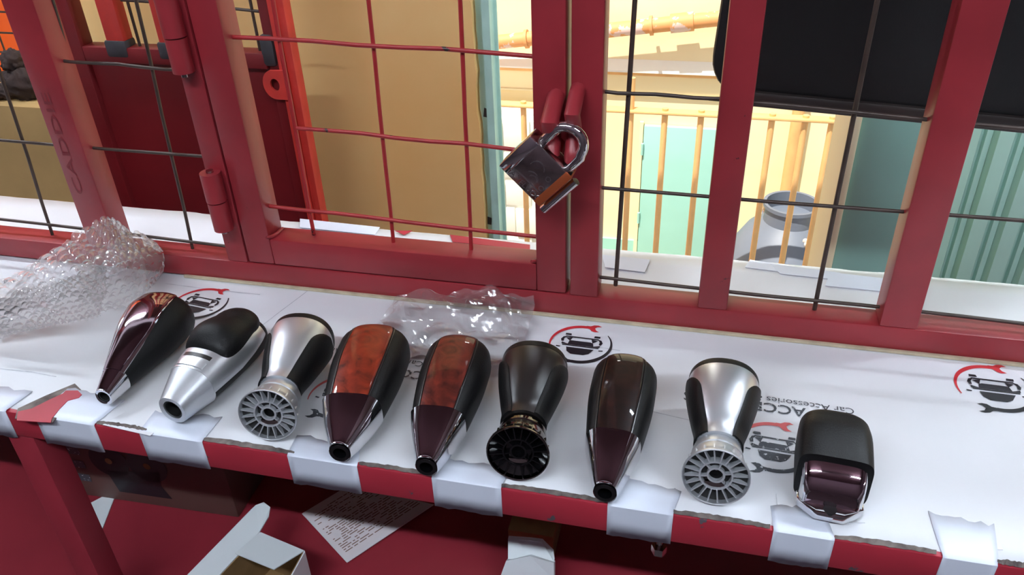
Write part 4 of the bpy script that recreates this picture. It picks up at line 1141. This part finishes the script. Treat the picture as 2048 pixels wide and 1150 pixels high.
# invoice sheet
P = [S(604, 1028, 0.004), S(700, 970, 0.004), S(868, 1010, 0.004), S(694, 1126, 0.002)]
o = prism('invoice_sheet', P, (0, 0, 0.0008), M['invoice']); tag(o, 'white printed invoice sheet lying on the red shelf', 'paper')
i0, i1, i2, i3 = [Vector(p) for p in P]
def inv(u, v): return (i0 * (1 - u) + i1 * u) * (1 - v) + (i3 * (1 - u) + i2 * u) * v + Vector((0, 0, 0.0010))
rnd = random.Random(5)
V, F = [], []
for k in range(22):
    v = 0.10 + k * 0.036
    u = 0.06
    while u < 0.9:
        w = rnd.uniform(0.02, 0.12)
        if rnd.random() < 0.72:
            n = len(V); V += [inv(u, v), inv(u + w, v), inv(u + w, v + 0.012), inv(u, v + 0.012)]; F.append((n, n + 1, n + 2, n + 3))
        u += w + 0.02
V = [tuple(v - o.location) for v in V]
pr = mesh('printed_lines', V, F, M['ink_brown'], o, local=True)
# second white carton flap at right
t = thing('white_carton_flap', 'half open white carton end sticking out of the dark under the counter', 'carton', S(1055, 1150))
prism('front_panel', [S(998, 1160, 0.03), S(1012, 1122, 0.05), S(1060, 1112, 0.055), S(1108, 1126, 0.05), S(1108, 1160, 0.03)], (0, 0.006, -0.004), M['card_white'], t)
prism('back_flap', [S(1016, 1118, 0.05), S(1016, 1078, 0.06), S(1060, 1081, 0.06), S(1084, 1084, 0.058), S(1106, 1106, 0.05), S(1108, 1124, 0.048)], (0, 0.003, 0.0012), M['card_white'], t)
box('carton_body', (S(1010, 1130)[0], S(1050, 1130)[1] + 0.012, ZC + ZS + 0.0005), (S(1105, 1130)[0], S(1050, 1130)[1] + 0.06, ZC + ZS + 0.035), M['kraft'], t, bevel=0.002)
# dim brown carton and dusty pink roll at the back
a = S(1085, 1092); b = S(1300, 1118)
o = box('cardboard_box', (a[0], YK - 0.045, ZC + ZS + 0.0005), (b[0], YK + 0.005, ZC + ZS + 0.13), M['brown_box'], None, bevel=0.003); tag(o, 'dim brown cardboard box at the back below the black knob', 'box')
t = thing('cloth_roll', 'dusty pink rolled cloth half hidden under the striped edge', 'cloth', S(930, 1060))
c = Vector(Py(928, 1012, 0.02))
t.location = (c.x, c.y, ZC + ZS)
lump('roll', t, M['pink'], (0.028, 0.02, 0.016), 3.3, 0.12, off=(0, 0, c.z - (ZC + ZS) - 0.004))
tube('roll_core', [(0, 0, 0.0), (0, 0, c.z - (ZC + ZS) - 0.008)], 0.018, M['pink'], t, 16, local=True)
# small bolt under the edge
c = Py(1318, 1096, YF + 0.05)
t = thing('hanging_bolt', 'small worn metal bolt hanging below the striped edge', 'bolt', c)
tube('shank', [(c[0], c[1], c[2]), (c[0], c[1], ZC - 0.0285)], 0.003, M['steel_worn'], t, 8)
lathe('nut', [(0.0001, -0.004), (0.006, -0.004), (0.006, 0.003), (0.0001, 0.003)], M['steel_worn'], t, 6)

# ------------------------------------------------------------------ tube lamps: front left one inferred, the others added for their light
def tube_lamp(label, y, z, x0, x1, lit=None):
    t = thing('tube_lamp', label, 'lamp', ((x0 + x1) / 2, y, z))
    box('housing', (x0 - 0.03, y - 0.03, z + 0.03), (x1 + 0.03, y + 0.03, z + 0.07), M['lamp_body'], t, bevel=0.004)
    tube('tube', [(x0, y, z), (x1, y, z)], 0.014, lit or M['lamp_tube'], t, 14)
    for x in (x0 - 0.012, x1 + 0.012): box('socket', (x - 0.012, y - 0.018, z - 0.018), (x + 0.012, y + 0.018, z + 0.031), M['lamp_body'], t, bevel=0.002)
    top = 2.30 if y < 0.15 else 1.86
    if top - z > 0.075:
        for x in (x0 + 0.08, x1 - 0.08): tube('hanger', [(x, y, z + 0.068), (x, y, top - 0.0005)], 0.004, M['lamp_body'], t, 8)
    return t
tube_lamp('tube lamp on the ceiling behind the viewer, left one', -1.22, 2.20, -1.15, 0.05)
tube_lamp('added tube lamp behind the viewer at right, to brighten the pillar', -1.22, 2.20, 0.45, 1.35)  # unseen lamp added for more light on pillar and shutter
tube_lamp('added dim tube lamp at the canopy edge, for highlights on the knobs', 1.15, 1.76, -0.75, -0.25, M['lamp_tube_dim'])  # unseen lamp added to set highlights on the wood tops
tube_lamp('added tube lamp at the left, to brighten the ochre board', 0.22, 1.76, -1.70, -1.00)  # unseen lamp added to lift the ochre board and red door
tube_lamp('added tube lamp at the right, to brighten the pillar and shutter', 0.23, 1.52, 0.15, 0.75)  # unseen lamp added behind the black panel to lift the pillar
